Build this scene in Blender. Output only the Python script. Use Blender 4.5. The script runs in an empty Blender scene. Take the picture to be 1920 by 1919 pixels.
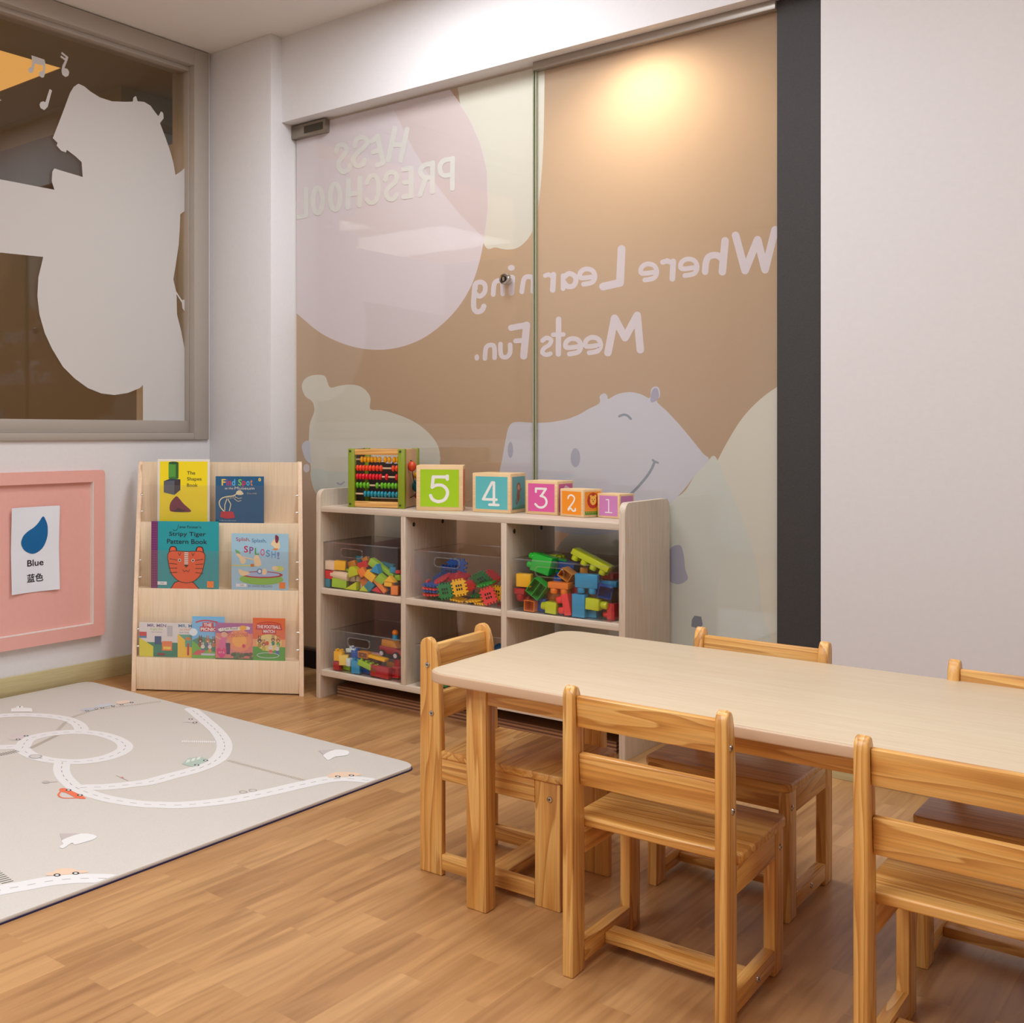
import bpy, bmesh, math, random
from math import radians as R, sin, cos, pi
from mathutils import Vector as V, Matrix as M
from mathutils.geometry import tessellate_polygon

S = bpy.context.scene
C = S.collection

# ------------------------------------------------------------------ camera, world, lights, exposure
CAMZ, CX, FP, HZ, PSI = 1.05, 235.1, 2059.3, 810.45, 0.8243
cd = bpy.data.cameras.new('camera'); cam = bpy.data.objects.new('camera', cd); C.objects.link(cam)
cam.location = (0, 0, CAMZ); cam.rotation_euler = (pi/2, 0, PSI)
cd.sensor_width = 36; cd.sensor_fit = 'HORIZONTAL'
cd.lens = FP/1920*36
cd.shift_x = (960-CX)/1920
cd.shift_y = (HZ-959.5)/1920
cd.clip_start = 0.05
S.camera = cam
S.view_settings.view_transform = 'Standard'; S.view_settings.look = 'None'
S.view_settings.gamma = 1; S.view_settings.use_curve_mapping = False
S.view_settings.exposure = 0.1
w = bpy.data.worlds.new('world'); S.world = w; w.use_nodes = True
w.node_tree.nodes['Background'].inputs[0].default_value = (0.9, 0.92, 1, 1)
w.node_tree.nodes['Background'].inputs[1].default_value = 0.3

def area(name, loc, size, power, col=(1, 1, 1), rot=(0, 0, 0)):
    l = bpy.data.lights.new(name, 'AREA'); l.shape = 'RECTANGLE'; l.size, l.size_y = size
    l.energy = power; l.color = col
    o = bpy.data.objects.new(name, l); C.objects.link(o); o.location = loc; o.rotation_euler = rot
    return o
WARM = (1, 0.93, 0.86); NEUT = (0.93, 0.97, 1.04)
area('ceiling_panel_or_fill', (-2.1, 3.15, 2.80), (0.6, 0.6), 20, NEUT)
area('ceiling_panel_or_fill', (-0.9, 2.5, 2.80), (0.6, 0.6), 13, NEUT)
area('ceiling_panel_or_fill', (-1.1, 0.5, 2.80), (1.1, 1.1), 37, NEUT)
area('ceiling_panel_or_fill', (1.5, 1.9, 2.80), (0.6, 0.6), 8, NEUT)
area('ceiling_panel_or_fill', (-1.5, -1.0, 2.80), (1.2, 1.2), 42, NEUT)  # added fill light, unseen; brightens the upper left wall
area('ceiling_panel_or_fill', (0.1, 1.7, 2.80), (0.6, 0.6), 11, NEUT)

# ------------------------------------------------------------------ helpers: rays
_c, _s = cos(PSI), sin(PSI)
def ray(u, v):
    a = (u-CX)/FP; b = -(v-HZ)/FP
    return V((a*_c-_s, a*_s+_c, b))
O3 = V((0, 0, CAMZ))
def at_y(u, v, y): d = ray(u, v); return O3+d*(y/d.y)
def at_x(u, v, x): d = ray(u, v); return O3+d*(x/d.x)
def at_z(u, v, z): d = ray(u, v); return O3+d*((z-CAMZ)/d.z)

# ------------------------------------------------------------------ helpers: materials
def lin(c):
    c /= 255
    return c/12.92 if c <= 0.04045 else ((c+0.055)/1.055)**2.4
def rgb(t): return (lin(t[0]), lin(t[1]), lin(t[2]), 1)
MC = {}
def newmat(name):
    m = bpy.data.materials.new(name); m.use_nodes = True
    return m, m.node_tree.nodes, m.node_tree.links, m.node_tree.nodes['Principled BSDF']
def plain(t, rough=0.5, metal=0, spec=0.5, nm=None, bump=0, bscale=200):
    k = (tuple(t), rough, metal, spec, nm, bump)
    if k in MC: return MC[k]
    m, n, l, b = newmat(nm or 'colour')
    b.inputs['Base Color'].default_value = rgb(t); b.inputs['Roughness'].default_value = rough
    b.inputs['Metallic'].default_value = metal; b.inputs['Specular IOR Level'].default_value = spec
    if bump:
        tc = n.new('ShaderNodeTexCoord'); no = n.new('ShaderNodeTexNoise'); no.inputs['Scale'].default_value = bscale
        bp = n.new('ShaderNodeBump'); bp.inputs['Strength'].default_value = bump; bp.inputs['Distance'].default_value = 0.002
        l.new(tc.outputs['Object'], no.inputs['Vector']); l.new(no.outputs['Fac'], bp.inputs['Height']); l.new(bp.outputs['Normal'], b.inputs['Normal'])
    MC[k] = m; return m
def mottled(name, a, bcol, scale, rough=0.6, bump=0.1):
    if name in MC: return MC[name]
    m, n, l, b = newmat(name)
    tc = n.new('ShaderNodeTexCoord'); no = n.new('ShaderNodeTexNoise'); no.inputs['Scale'].default_value = scale; no.inputs['Detail'].default_value = 4
    cr = n.new('ShaderNodeValToRGB'); cr.color_ramp.elements[0].color = rgb(a); cr.color_ramp.elements[1].color = rgb(bcol)
    cr.color_ramp.elements[0].position = 0.35; cr.color_ramp.elements[1].position = 0.65
    l.new(tc.outputs['Object'], no.inputs['Vector']); l.new(no.outputs['Fac'], cr.inputs['Fac']); l.new(cr.outputs['Color'], b.inputs['Base Color'])
    bp = n.new('ShaderNodeBump'); bp.inputs['Strength'].default_value = bump; bp.inputs['Distance'].default_value = 0.002
    l.new(no.outputs['Fac'], bp.inputs['Height']); l.new(bp.outputs['Normal'], b.inputs['Normal'])
    b.inputs['Roughness'].default_value = rough; MC[name] = m; return m
def wood(name, axis, light, mid, dark, across=22, along=1.1, rough=0.38, ring=0.6, rnd=True, fine=260, fm=0.22):
    """grain runs along axis; a different piece of timber for every object"""
    k = name+axis
    if k in MC: return MC[k]
    m, n, l, b = newmat(k)
    tc = n.new('ShaderNodeTexCoord'); add = n.new('ShaderNodeVectorMath'); add.operation = 'ADD'
    oi = n.new('ShaderNodeObjectInfo'); mul = n.new('ShaderNodeVectorMath'); mul.operation = 'MULTIPLY'
    mul.inputs[1].default_value = (7.3, 11.9, 5.1) if rnd else (0, 0, 0)
    cmb = n.new('ShaderNodeCombineXYZ')
    for i in range(3): l.new(oi.outputs['Random'], cmb.inputs[i])
    l.new(cmb.outputs[0], mul.inputs[0]); l.new(tc.outputs['Object'], add.inputs[0]); l.new(mul.outputs[0], add.inputs[1])
    def mapped(al, ac):
        mp = n.new('ShaderNodeMapping'); sc = [ac, ac, ac]; sc['xyz'.index(axis)] = al
        mp.inputs['Scale'].default_value = sc; l.new(add.outputs[0], mp.inputs['Vector']); return mp
    m1 = mapped(along, across)
    n1 = n.new('ShaderNodeTexNoise'); n1.inputs['Scale'].default_value = 1; n1.inputs['Detail'].default_value = 2; n1.inputs['Distortion'].default_value = 0.4
    l.new(m1.outputs[0], n1.inputs['Vector'])
    # growth rings: contour lines of the same slow field
    mm = n.new('ShaderNodeMath'); mm.operation = 'MULTIPLY'; mm.inputs[1].default_value = 9.0; l.new(n1.outputs['Fac'], mm.inputs[0])
    fr = n.new('ShaderNodeMath'); fr.operation = 'FRACT'; l.new(mm.outputs[0], fr.inputs[0])
    n2 = n.new('ShaderNodeTexNoise'); n2.inputs['Scale'].default_value = 1; n2.inputs['Detail'].default_value = 3
    m2 = mapped(fine*0.03, fine); l.new(m2.outputs[0], n2.inputs['Vector'])
    cr = n.new('ShaderNodeValToRGB'); e = cr.color_ramp.elements
    e[0].color = rgb(light); e[0].position = 0.0; e[1].color = rgb(dark); e[1].position = 0.93
    x = e.new(0.55); x.color = rgb(mid); x = e.new(1.0); x.color = rgb(light)
    l.new(fr.outputs[0], cr.inputs['Fac'])
    cr2 = n.new('ShaderNodeValToRGB'); e = cr2.color_ramp.elements
    e[0].color = rgb(light); e[0].position = 0.3; e[1].color = rgb(mid); e[1].position = 0.7
    l.new(n1.outputs['Fac'], cr2.inputs['Fac'])
    mx = n.new('ShaderNodeMix'); mx.data_type = 'RGBA'; mx.inputs[0].default_value = ring
    l.new(cr2.outputs['Color'], mx.inputs[6]); l.new(cr.outputs['Color'], mx.inputs[7])
    mx2 = n.new('ShaderNodeMix'); mx2.data_type = 'RGBA'; mx2.blend_type = 'MULTIPLY'; mx2.inputs[0].default_value = fm
    gr = n.new('ShaderNodeValToRGB'); e = gr.color_ramp.elements; e[0].color = (0.62, 0.55, 0.48, 1); e[0].position = 0.3; e[1].color = (1, 1, 1, 1); e[1].position = 0.6
    l.new(n2.outputs['Fac'], gr.inputs['Fac']); l.new(mx.outputs[2], mx2.inputs[6]); l.new(gr.outputs['Color'], mx2.inputs[7])
    l.new(mx2.outputs[2], b.inputs['Base Color']); b.inputs['Roughness'].default_value = rough
    MC[k] = m; return m
def pine(a): return wood('pine_', a, (242, 194, 116), (225, 162, 80), (176, 106, 36), 15, 1.0, 0.34, 0.62, fm=0.5)
def beech(a): return wood('maple_', a, (244, 222, 190), (238, 212, 176), (228, 198, 158), 30, 1.5, 0.45, 0.2)
def ash(a): return wood('ash_', a, (222, 206, 186), (212, 194, 172), (188, 168, 146), 45, 1.2, 0.5, 0.45)
def glassy(name, tint, ior=1.45, rough=0.0, gl=1.0):
    if name in MC: return MC[name]
    m, n, l, b = newmat(name); n.remove(b); out = n['Material Output']
    t = n.new('ShaderNodeBsdfTransparent'); t.inputs[0].default_value = rgb(tint)
    g = n.new('ShaderNodeBsdfGlossy'); g.inputs['Roughness'].default_value = rough; g.inputs[0].default_value = (gl, gl, gl, 1)
    lw = n.new('ShaderNodeLayerWeight'); lw.inputs[0].default_value = 0.5; mx = n.new('ShaderNodeMixShader')
    pw = n.new('ShaderNodeMath'); pw.operation = 'POWER'; pw.inputs[1].default_value = 5; l.new(lw.outputs['Facing'], pw.inputs[0])
    f = n.new('ShaderNodeMath'); f.operation = 'MULTIPLY_ADD'; f0 = ((ior-1)/(ior+1))**2; f.inputs[1].default_value = 1-f0; f.inputs[2].default_value = f0; l.new(pw.outputs[0], f.inputs[0])
    l.new(f.outputs[0], mx.inputs[0]); l.new(t.outputs[0], mx.inputs[1]); l.new(g.outputs[0], mx.inputs[2]); l.new(mx.outputs[0], out.inputs[0])
    MC[name] = m; return m
def film(t, trans=0.3):
    k = ('film', tuple(t), trans)
    if k in MC: return MC[k]
    m, n, l, b = newmat('printed_film'); n.remove(b); out = n['Material Output']
    d = n.new('ShaderNodeBsdfDiffuse'); d.inputs[0].default_value = rgb(t)
    r = n.new('ShaderNodeBsdfTranslucent'); r.inputs[0].default_value = rgb(t)
    mx = n.new('ShaderNodeMixShader'); mx.inputs[0].default_value = trans
    l.new(d.outputs[0], mx.inputs[1]); l.new(r.outputs[0], mx.inputs[2]); l.new(mx.outputs[0], out.inputs[0])
    MC[k] = m; return m
def translucent_plastic(t):
    k = ('tp', tuple(t))
    if k in MC: return MC[k]
    m, n, l, b = newmat('tinted_plastic')
    b.inputs['Base Color'].default_value = rgb(t); b.inputs['Roughness'].default_value = 0.18; b.inputs['Subsurface Weight'].default_value = 0.0
    MC[k] = m; return m
def bright(t, rough=0.25): return plain(t, rough)

# ------------------------------------------------------------------ helpers: geometry
class MB:
    """collects shapes with a material each and links them as ONE mesh object"""
    def __init__(s): s.bm = bmesh.new(); s.mats = []
    def mi(s, m):
        if m not in s.mats: s.mats.append(m)
        return s.mats.index(m)
    def join(s, b2, mat, mx=None):
        i = s.mi(mat); mp = {}
        for v in b2.verts: mp[v] = s.bm.verts.new(mx @ v.co if mx else v.co)
        for f in b2.faces:
            try: nf = s.bm.faces.new([mp[v] for v in f.verts]); nf.material_index = i; nf.smooth = True
            except ValueError: pass
        b2.free()
    def box(s, lo, hi, mat, bev=0.0, segs=2, mx=None):
        b = bmesh.new(); lo, hi = V(lo), V(hi); c = (lo+hi)/2; d = hi-lo
        bmesh.ops.create_cube(b, size=1)
        for v in b.verts: v.co = V((v.co.x*d.x, v.co.y*d.y, v.co.z*d.z))+c
        if bev: bmesh.ops.bevel(b, geom=b.edges[:], offset=bev, segments=segs, profile=0.5, affect='EDGES', clamp_overlap=True)
        s.join(b, mat, mx); return s
    def prism(s, pts, axis, lo, hi, mat, bev=0.0, mx=None, segs=2):
        """pts in the two other axes (cyclic order x->yz, y->xz, z->xy)"""
        b = bmesh.new(); area2 = sum(pts[i][0]*pts[(i+1) % len(pts)][1]-pts[(i+1) % len(pts)][0]*pts[i][1] for i in range(len(pts)))
        if area2 < 0: pts = pts[::-1]
        def P(p, h): return {'x': V((h, p[0], p[1])), 'y': V((p[0], h, p[1])), 'z': V((p[0], p[1], h))}[axis]
        A = [b.verts.new(P(p, lo)) for p in pts]; B = [b.verts.new(P(p, hi)) for p in pts]; n = len(pts)
        b.faces.new(A[::-1]); b.faces.new(B)
        for i in range(n): b.faces.new([A[i], A[(i+1) % n], B[(i+1) % n], B[i]])
        bmesh.ops.recalc_face_normals(b, faces=b.faces[:])
        if bev:
            ed = [e for e in b.edges if len(e.link_faces) == 2 and e.calc_face_angle() > R(50)]
            bmesh.ops.bevel(b, geom=ed, offset=bev, segments=segs, profile=0.5, affect='EDGES', clamp_overlap=True)
        s.join(b, mat, mx); return s
    def cyl(s, p0, p1, r, mat, n=20, r2=None, bev=0.0, mx=None):
        b = bmesh.new(); p0, p1 = V(p0), V(p1); d = p1-p0
        bmesh.ops.create_cone(b, cap_ends=True, segments=n, radius1=r, radius2=r if r2 is None else r2, depth=d.length)
        if bev: bmesh.ops.bevel(b, geom=[e for e in b.edges if e.calc_face_angle(0) > R(50)], offset=bev, segments=2, profile=0.5, affect='EDGES', clamp_overlap=True)
        q = d.to_track_quat('Z', 'Y').to_matrix().to_4x4(); T = M.Translation((p0+p1)/2) @ q
        s.join(b, mat, (mx @ T) if mx else T); return s
    def ball(s, c, r, mat, sc=(1, 1, 1), n=16, mx=None):
        b = bmesh.new(); bmesh.ops.create_uvsphere(b, u_segments=n, v_segments=n//2+2, radius=r)
        T = M.Translation(c) @ M.Diagonal((*sc, 1)); s.join(b, mat, (mx @ T) if mx else T); return s
    def build(s, name, parent=None, loc=None, rotz=0, mtx=None):
        me = bpy.data.meshes.new(name); s.bm.normal_update(); s.bm.to_mesh(me); s.bm.free()
        for m in s.mats: me.materials.append(m)
        me.set_sharp_from_angle(angle=R(32))
        o = bpy.data.objects.new(name, me); C.objects.link(o)
        if parent: o.parent = parent
        if loc is not None: o.location = loc
        if rotz: o.rotation_euler = (0, 0, rotz)
        if mtx is not None: o.matrix_world = mtx
        return o
def tag(o, label=None, cat=None, group=None, kind=None):
    if label: o['label'] = label
    if cat: o['category'] = cat
    if group: o['group'] = group
    if kind: o['kind'] = kind
    return o
def empty(name, loc, rotz=0):
    o = bpy.data.objects.new(name, None); C.objects.link(o); o.location = loc; o.rotation_euler = (0, 0, rotz); o.empty_display_size = 0.05; return o
def copy_tree(o, parent=None):
    c = o.copy(); C.objects.link(c); c.parent = parent
    for ch in [x for x in bpy.data.objects if x.parent == o]: copy_tree(ch, c)
    return c
def struct(o): o['kind'] = 'structure'; return o

def smooth(pts, n=6, closed=True):
    out = []; N = len(pts)
    rng = range(N) if closed else range(N-1)
    for i in rng:
        p0, p1, p2, p3 = [pts[(i+k) % N] if closed else pts[max(0, min(N-1, i+k))] for k in (-1, 0, 1, 2)]
        for j in range(n):
            t = j/n
            out.append(tuple(0.5*((2*p1[a])+(-p0[a]+p2[a])*t+(2*p0[a]-5*p1[a]+4*p2[a]-p3[a])*t*t+(-p0[a]+3*p1[a]-3*p2[a]+p3[a])*t**3) for a in (0, 1)))
    if not closed: out.append(tuple(pts[-1]))
    return out
def ell(cx, cy, rx, ry, n=28, rot=0):
    return [(cx+rx*cos(a)*cos(rot)-ry*sin(a)*sin(rot), cy+rx*cos(a)*sin(rot)+ry*sin(a)*cos(rot)) for a in [2*pi*i/n for i in range(n)]]
TXT = {}
def text_tris(body, bold=0.0):
    k = (body, bold)
    if k in TXT: return TXT[k]
    cu = bpy.data.curves.new('lettering', 'FONT'); cu.body = body; cu.size = 1; cu.resolution_u = 3; cu.offset = bold
    ob = bpy.data.objects.new('lettering', cu); me = bpy.data.meshes.new_from_object(ob)
    vs = [(v.co.x, v.co.y) for v in me.vertices]; fs = [tuple(p.vertices) for p in me.polygons]
    bpy.data.objects.remove(ob); bpy.data.curves.remove(cu); bpy.data.meshes.remove(me)
    if vs:
        x0 = min(v[0] for v in vs); x1 = max(v[0] for v in vs); y0 = min(v[1] for v in vs); y1 = max(v[1] for v in vs)
        vs = [((v[0]-x0)/(x1-x0), (v[1]-y0)/(y1-y0)) for v in vs]
    TXT[k] = (vs, fs); return TXT[k]
class Art:
    """flat print: coloured shapes in a 2-D frame, each a hair above the last"""
    def __init__(s, mat=lambda c: plain(c, 0.45), step=0.00006): s.items = []; s.m = mat; s.step = step; s.k = 0
    def poly(s, pts, c, clip=None):
        s.k += 1; s.items.append((list(pts), None, c, s.k, clip)); return s
    def ell(s, cx, cy, rx, ry, c, rot=0): return s.poly(ell(cx, cy, rx, ry, 24, rot), c)
    def ring(s, cx, cy, rx, ry, w, c): return s.line(ell(cx, cy, rx, ry, 24)+[(cx+rx, cy)], w, c)
    def rect(s, x0, y0, x1, y1, c): return s.poly([(x0, y0), (x1, y0), (x1, y1), (x0, y1)], c)
    def line(s, pts, w, c, cap=True, sc=(1, 1)):
        """thick polyline with round joints, as one flat shape set"""
        p = [pts[0]]
        for a in pts[1:]:
            if math.hypot(a[0]-p[-1][0], a[1]-p[-1][1]) > w*0.02: p.append(a)
        dirs = []
        for a, b in zip(p[:-1], p[1:]):
            L = math.hypot(b[0]-a[0], b[1]-a[1]); dirs.append(((b[0]-a[0])/L, (b[1]-a[1])/L))
        # runs between sharp corners are mitred strips; corners and ends are round discs on layers of their own
        start = 0; discs = [p[0], p[-1]] if cap else []
        for i in range(1, len(p)):
            sharp = i == len(p)-1 or dirs[i-1][0]*dirs[i][0]+dirs[i-1][1]*dirs[i][1] < 0.72
            if not sharp: continue
            if i < len(p)-1: discs.append(p[i])
            vs = []; run = range(start, i+1)
            for j in run:
                d0 = dirs[j-1] if j > start else dirs[j]; d1 = dirs[j] if j < i else dirs[j-1]
                mxx, myy = d0[0]+d1[0], d0[1]+d1[1]; L = math.hypot(mxx, myy); mxx, myy = mxx/L, myy/L
                k = w/2/max(0.6, mxx*d1[0]+myy*d1[1])
                vs += [(p[j][0]-myy*k, p[j][1]+mxx*k), (p[j][0]+myy*k, p[j][1]-mxx*k)]
            fs = [(2*t, 2*t+1, 2*t+3, 2*t+2) for t in range(len(run)-1)]
            s.k += 1; s.items.append((vs, fs, c, s.k, None)); start = i
        for q_ in discs: s.k += 1; s.items.append((ell(q_[0], q_[1], w/2, w/2, 14), None, c, s.k, None))
        return s
    def text(s, body, x0, y0, x1, y1, c, bold=0.0, rot=0, mirror=False):
        s.k += 1; vs, fs = text_tris(body, bold)
        cx, cy = (x0+x1)/2, (y0+y1)/2; out = []
        for a, b in vs:
            if mirror: a = 1-a
            X, Y = (a-0.5)*(x1-x0), (b-0.5)*(y1-y0)
            out.append((cx+X*cos(rot)-Y*sin(rot), cy+X*sin(rot)+Y*cos(rot)))
        s.items.append((out, fs, c, s.k, None)); return s
    def emit(s, mb, fn, base=0.0004, cut=None):
        """fn(x, y, h) -> 3-D point, h = height above the surface; cut = list of (point, normal) half planes kept"""
        for pts, fs, c, k, clip in s.items:
            b = bmesh.new(); h = base+k*s.step
            vs = [b.verts.new(fn(p[0], p[1], h)) for p in pts]
            if fs is None:
                for t in tessellate_polygon([[V((p[0], p[1], 0)) for p in pts]]):
                    try: b.faces.new([vs[i] for i in t])
                    except ValueError: pass
            else:
                for f in fs:
                    try: b.faces.new([vs[i] for i in f])
                    except ValueError: pass
            for co, no in (cut or [])+(clip or []):
                bmesh.ops.bisect_plane(b, geom=b.verts[:]+b.edges[:]+b.faces[:], plane_co=co, plane_no=no, clear_inner=True, clear_outer=False)
            if b.faces: mb.join(b, s.m(c))
            else: b.free()
def path(origin, ux, uy, nn):
    o, ux, uy, nn = V(origin), V(ux), V(uy), V(nn)
    return lambda x, y, h: o+ux*x+uy*y+nn*h

# ================================================================== THE ROOM
XL, CEIL, YG, YH = -3.5, 2.8155, 3.94, 3.85
PX = -3.131                                         # side of the corner pier
XR, YF = 2.7, -2.6
XW = at_y(1539, 800, YH).x                          # where the plain back wall starts
wallm = mottled('wall_paint', (223, 220, 219), (225, 222, 221), 60, 0.75, 0.04)
ceilm = plain((228, 224, 218), 0.8, nm='ceiling_paint')

m, n, l, b = newmat('floor_laminate')
tc = n.new('ShaderNodeTexCoord'); mp = n.new('ShaderNodeMapping'); mp.inputs['Rotation'].default_value = (0, 0, pi/2)
l.new(tc.outputs['Object'], mp.inputs['Vector'])
br = n.new('ShaderNodeTexBrick'); br.offset = 0.37; br.offset_frequency = 2; br.squash = 1
for k, v in (('Scale', 1.0), ('Mortar Size', 0.0006), ('Mortar Smooth', 0.3), ('Bias', 0.0), ('Brick Width', 0.46), ('Row Height', 0.064)): br.inputs[k].default_value = v
br.inputs['Color1'].default_value = (0, 0, 0, 1); br.inputs['Color2'].default_value = (1, 1, 1, 1); br.inputs['Mortar'].default_value = (0.3, 0.3, 0.3, 1)
l.new(mp.outputs[0], br.inputs['Vector'])
mp2 = n.new('ShaderNodeMapping'); mp2.inputs['Scale'].default_value = (38, 2.2, 1); l.new(tc.outputs['Object'], mp2.inputs['Vector'])
addv = n.new('ShaderNodeVectorMath'); addv.operation = 'MULTIPLY_ADD'; addv.inputs[1].default_value = (9, 9, 9)
l.new(br.outputs['Color'], addv.inputs[0]); l.new(mp2.outputs[0], addv.inputs[2])
no = n.new('ShaderNodeTexNoise'); no.inputs['Scale'].default_value = 1; no.inputs['Detail'].default_value = 5; no.inputs['Distortion'].default_value = 0.8
l.new(addv.outputs[0], no.inputs['Vector'])
cr = n.new('ShaderNodeValToRGB'); e = cr.color_ramp.elements
e[0].color = rgb((178, 132, 85)); e[0].position = 0.0; e[1].color = rgb((200, 154, 102)); e[1].position = 1.0
x = e.new(0.5); x.color = rgb((189, 142, 91))
l.new(br.outputs['Color'], cr.inputs['Fac'])
g2 = n.new('ShaderNodeValToRGB'); e = g2.color_ramp.elements; e[0].color = (0.62, 0.55, 0.48, 1); e[0].position = 0.3; e[1].color = (1.06, 1.05, 1.03, 1); e[1].position = 0.6
l.new(no.outputs['Fac'], g2.inputs['Fac'])
mx = n.new('ShaderNodeMix'); mx.data_type = 'RGBA'; mx.blend_type = 'MULTIPLY'; mx.inputs[0].default_value = 0.75
l.new(cr.outputs['Color'], mx.inputs[6]); l.new(g2.outputs['Color'], mx.inputs[7]); l.new(mx.outputs[2], b.inputs['Base Color'])
b.inputs['Roughness'].default_value = 0.36
floorm = m

struct(MB().box((-8.5, YF-0.2, -0.1), (XR+0.2, 6.2, 0), floorm).build('floor'))
struct(MB().box((XL-0.12, YF-0.1, CEIL), (XR+0.1, YG+0.12, CEIL+0.1), ceilm).build('ceiling'))
# left wall with the window opening
WY0, WY1, WZ0, WZ1 = 0.9, 3.7556, 1.0155, 2.811
mb = MB()
mb.box((XL-0.12, YF, 0), (XL, WY0, CEIL), wallm); mb.box((XL-0.12, WY0, 0), (XL, WY1, WZ0), wallm)
mb.box((XL-0.12, WY1, 0), (XL, 3.93, CEIL), wallm); mb.box((XL-0.12, WY0, WZ1), (XL, WY1, CEIL), wallm)
struct(mb.build('wall_left'))
# back wall: corner pier, header over the glass, plain wall on the right
mb = MB()
mb.box((XL, 3.774, 0), (PX, YG+0.12, CEIL), wallm, 0.003)
mb.box((PX, YH, 2.435), (XW, YG+0.12, CEIL), wallm)
mb.box((XW, YH, 0), (XR, YG+0.12, CEIL), wallm)
struct(mb.build('wall_back'))
struct(MB().box((XR, YF, 0), (XR+0.12, YG+0.12, CEIL), wallm).build('wall_right'))
struct(MB().box((XL-0.12, YF-0.12, 0), (XR+0.12, YF, CEIL), wallm).build('wall_front'))
# baseboard on the left wall
basem = wood('limed_', 'y', (206, 194, 148), (200, 186, 138), (188, 172, 122), 30, 1, 0.5, 0.3)
struct(MB().box((XL, YF, 0), (XL+0.012, 3.774, 0.082), basem, 0.002).build('baseboard_left'))
struct(MB().box((XW, YH-0.012, 0), (XR, YH, 0.082), wood('limed_', 'x', (206, 194, 148), (200, 186, 138), (188, 172, 122), 30, 1, 0.5, 0.3), 0.002).build('baseboard_back'))
# dark stone jamb between the glass and the plain wall
X57 = at_y(1457, 800, YG-0.012).x
struct(MB().box((X57, YG-0.012, 0), (XW+0.02, YG+0.1, CEIL), mottled('dark_stone', (52, 49, 47), (58, 55, 53), 300, 0.6, 0.05)).build('trim_1'))

# ------------------------------------------------------------------ window in the left wall, beyond it a dim room
steel = plain((176, 166, 155), 0.34, 0.12, nm='brushed_steel')
yi1 = at_x(364, 400, XL+0.012).y; zi1 = at_x(355, 812, XL).z
yi2 = at_x(350, 400, XL-0.03).y; zi2 = at_x(330, 789, XL-0.03).z; zt1 = 2.735; zt2 = at_x(349, 134, XL-0.03).z
win = tag(empty('window_1', (XL, WY0, WZ0)), kind='structure')
def rel(o, p): o.location = -p.location; return o
mb = MB()
for lo, hi in (((XL-0.13, yi1, WZ0), (XL+0.014, WY1, WZ1)), ((XL-0.13, WY0, WZ0), (XL+0.014, WY0+0.08, WZ1)), ((XL-0.13, WY0+0.08, zt1), (XL+0.014, yi1, WZ1)), ((XL-0.13, WY0+0.08, WZ0), (XL+0.014, yi1, zi1))):
    mb.box(lo, hi, steel, 0.003)
rel(mb.build('window_frame', win), win)
mb = MB()
for lo, hi in (((XL-0.09, yi2, zi1), (XL-0.018, yi1, zt1)), ((XL-0.09, WY0+0.08, zt2), (XL-0.018, yi2, zt1)), ((XL-0.09, WY0+0.08, zi1), (XL-0.018, yi2, zi2))):
    mb.box(lo, hi, steel, 0.002)
rel(mb.build('inner_frame', win), win)
GX = XL-0.045
clear = glassy('clear_glass', (246, 250, 247), 1.5, 0.0, 1)
rel(MB().box((GX-0.008, WY0+0.08, zi2-0.01), (GX, yi2+0.01, zt2+0.01), clear).build('glass_pane', win), win)
frost = film((216, 214, 211), 0.18)
ar = Art(lambda c: frost, 0.0)
ar.poly([(147, 157), (158, 162), (170, 172), (188, 183), (210, 190), (235, 191), (249, 190.5), (250, 183), (255, 180), (258, 190), (270, 191), (282, 198), (292, 212), (297, 218), (302, 209), (306, 212), (307, 222), (302, 228), (300, 231), (308, 252), (318, 280), (325, 305), (329, 328), (340, 321), (350, 311), (350, 393), (338, 402), (337, 430), (335, 460), (329, 500), (325, 524), (330, 546), (341, 563), (346, 562), (349, 566), (349, 588), (342, 578), (341, 568), (331, 552), (332, 590), (340, 622), (347, 660), (349, 680), (349.5, 790), (268, 790), (268, 722), (262, 728), (240, 737), (215, 741), (190, 738), (165, 728), (140, 710), (118, 688), (98, 655), (84, 625), (74, 590), (70, 555), (72, 520), (78, 495), (81, 482), (-260, 447), (-260, 286), (102, 356), (97, 340), (98, 322), (102, 316), (125, 323), (155, 332), (153, 304), (140, 292), (125, 281), (124, 286), (115, 283), (106, 273), (108, 268), (99, 259), (115, 218), (131, 175), (138, 163)], 0)
def q5(L, ox=0, oy=60, s=5.0526): return [(ox+x/s, oy+y/s) for x, y in L]
ar.poly(q5([(297, 220), (422, 262), (430, 300), (425, 400), (415, 430), (395, 433), (370, 415), (368, 385), (390, 370), (405, 370), (408, 318), (330, 300), (318, 368), (300, 390), (272, 382), (268, 350), (285, 335), (300, 335), (305, 280)]), 0)
ar.poly(q5([(585, 188), (648, 238), (640, 268), (615, 330), (612, 342), (640, 350), (656, 380), (648, 415), (620, 427), (590, 405), (582, 370), (590, 320), (615, 270), (572, 240), (578, 222), (618, 250), (622, 238), (580, 206)]), 0)
ar.poly(q5([(470, 540), (493, 555), (470, 640), (452, 710), (420, 740), (385, 722), (374, 690), (385, 665), (410, 656), (430, 665), (450, 600)]), 0)
mb = MB(); ar.emit(mb, lambda u, v, h: at_x(u, v, GX+0.0008), cut=[(V((0, WY0+0.08, 0)), V((0, 1, 0)))])
rel(mb.build('frosted_sticker', win), win)

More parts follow.
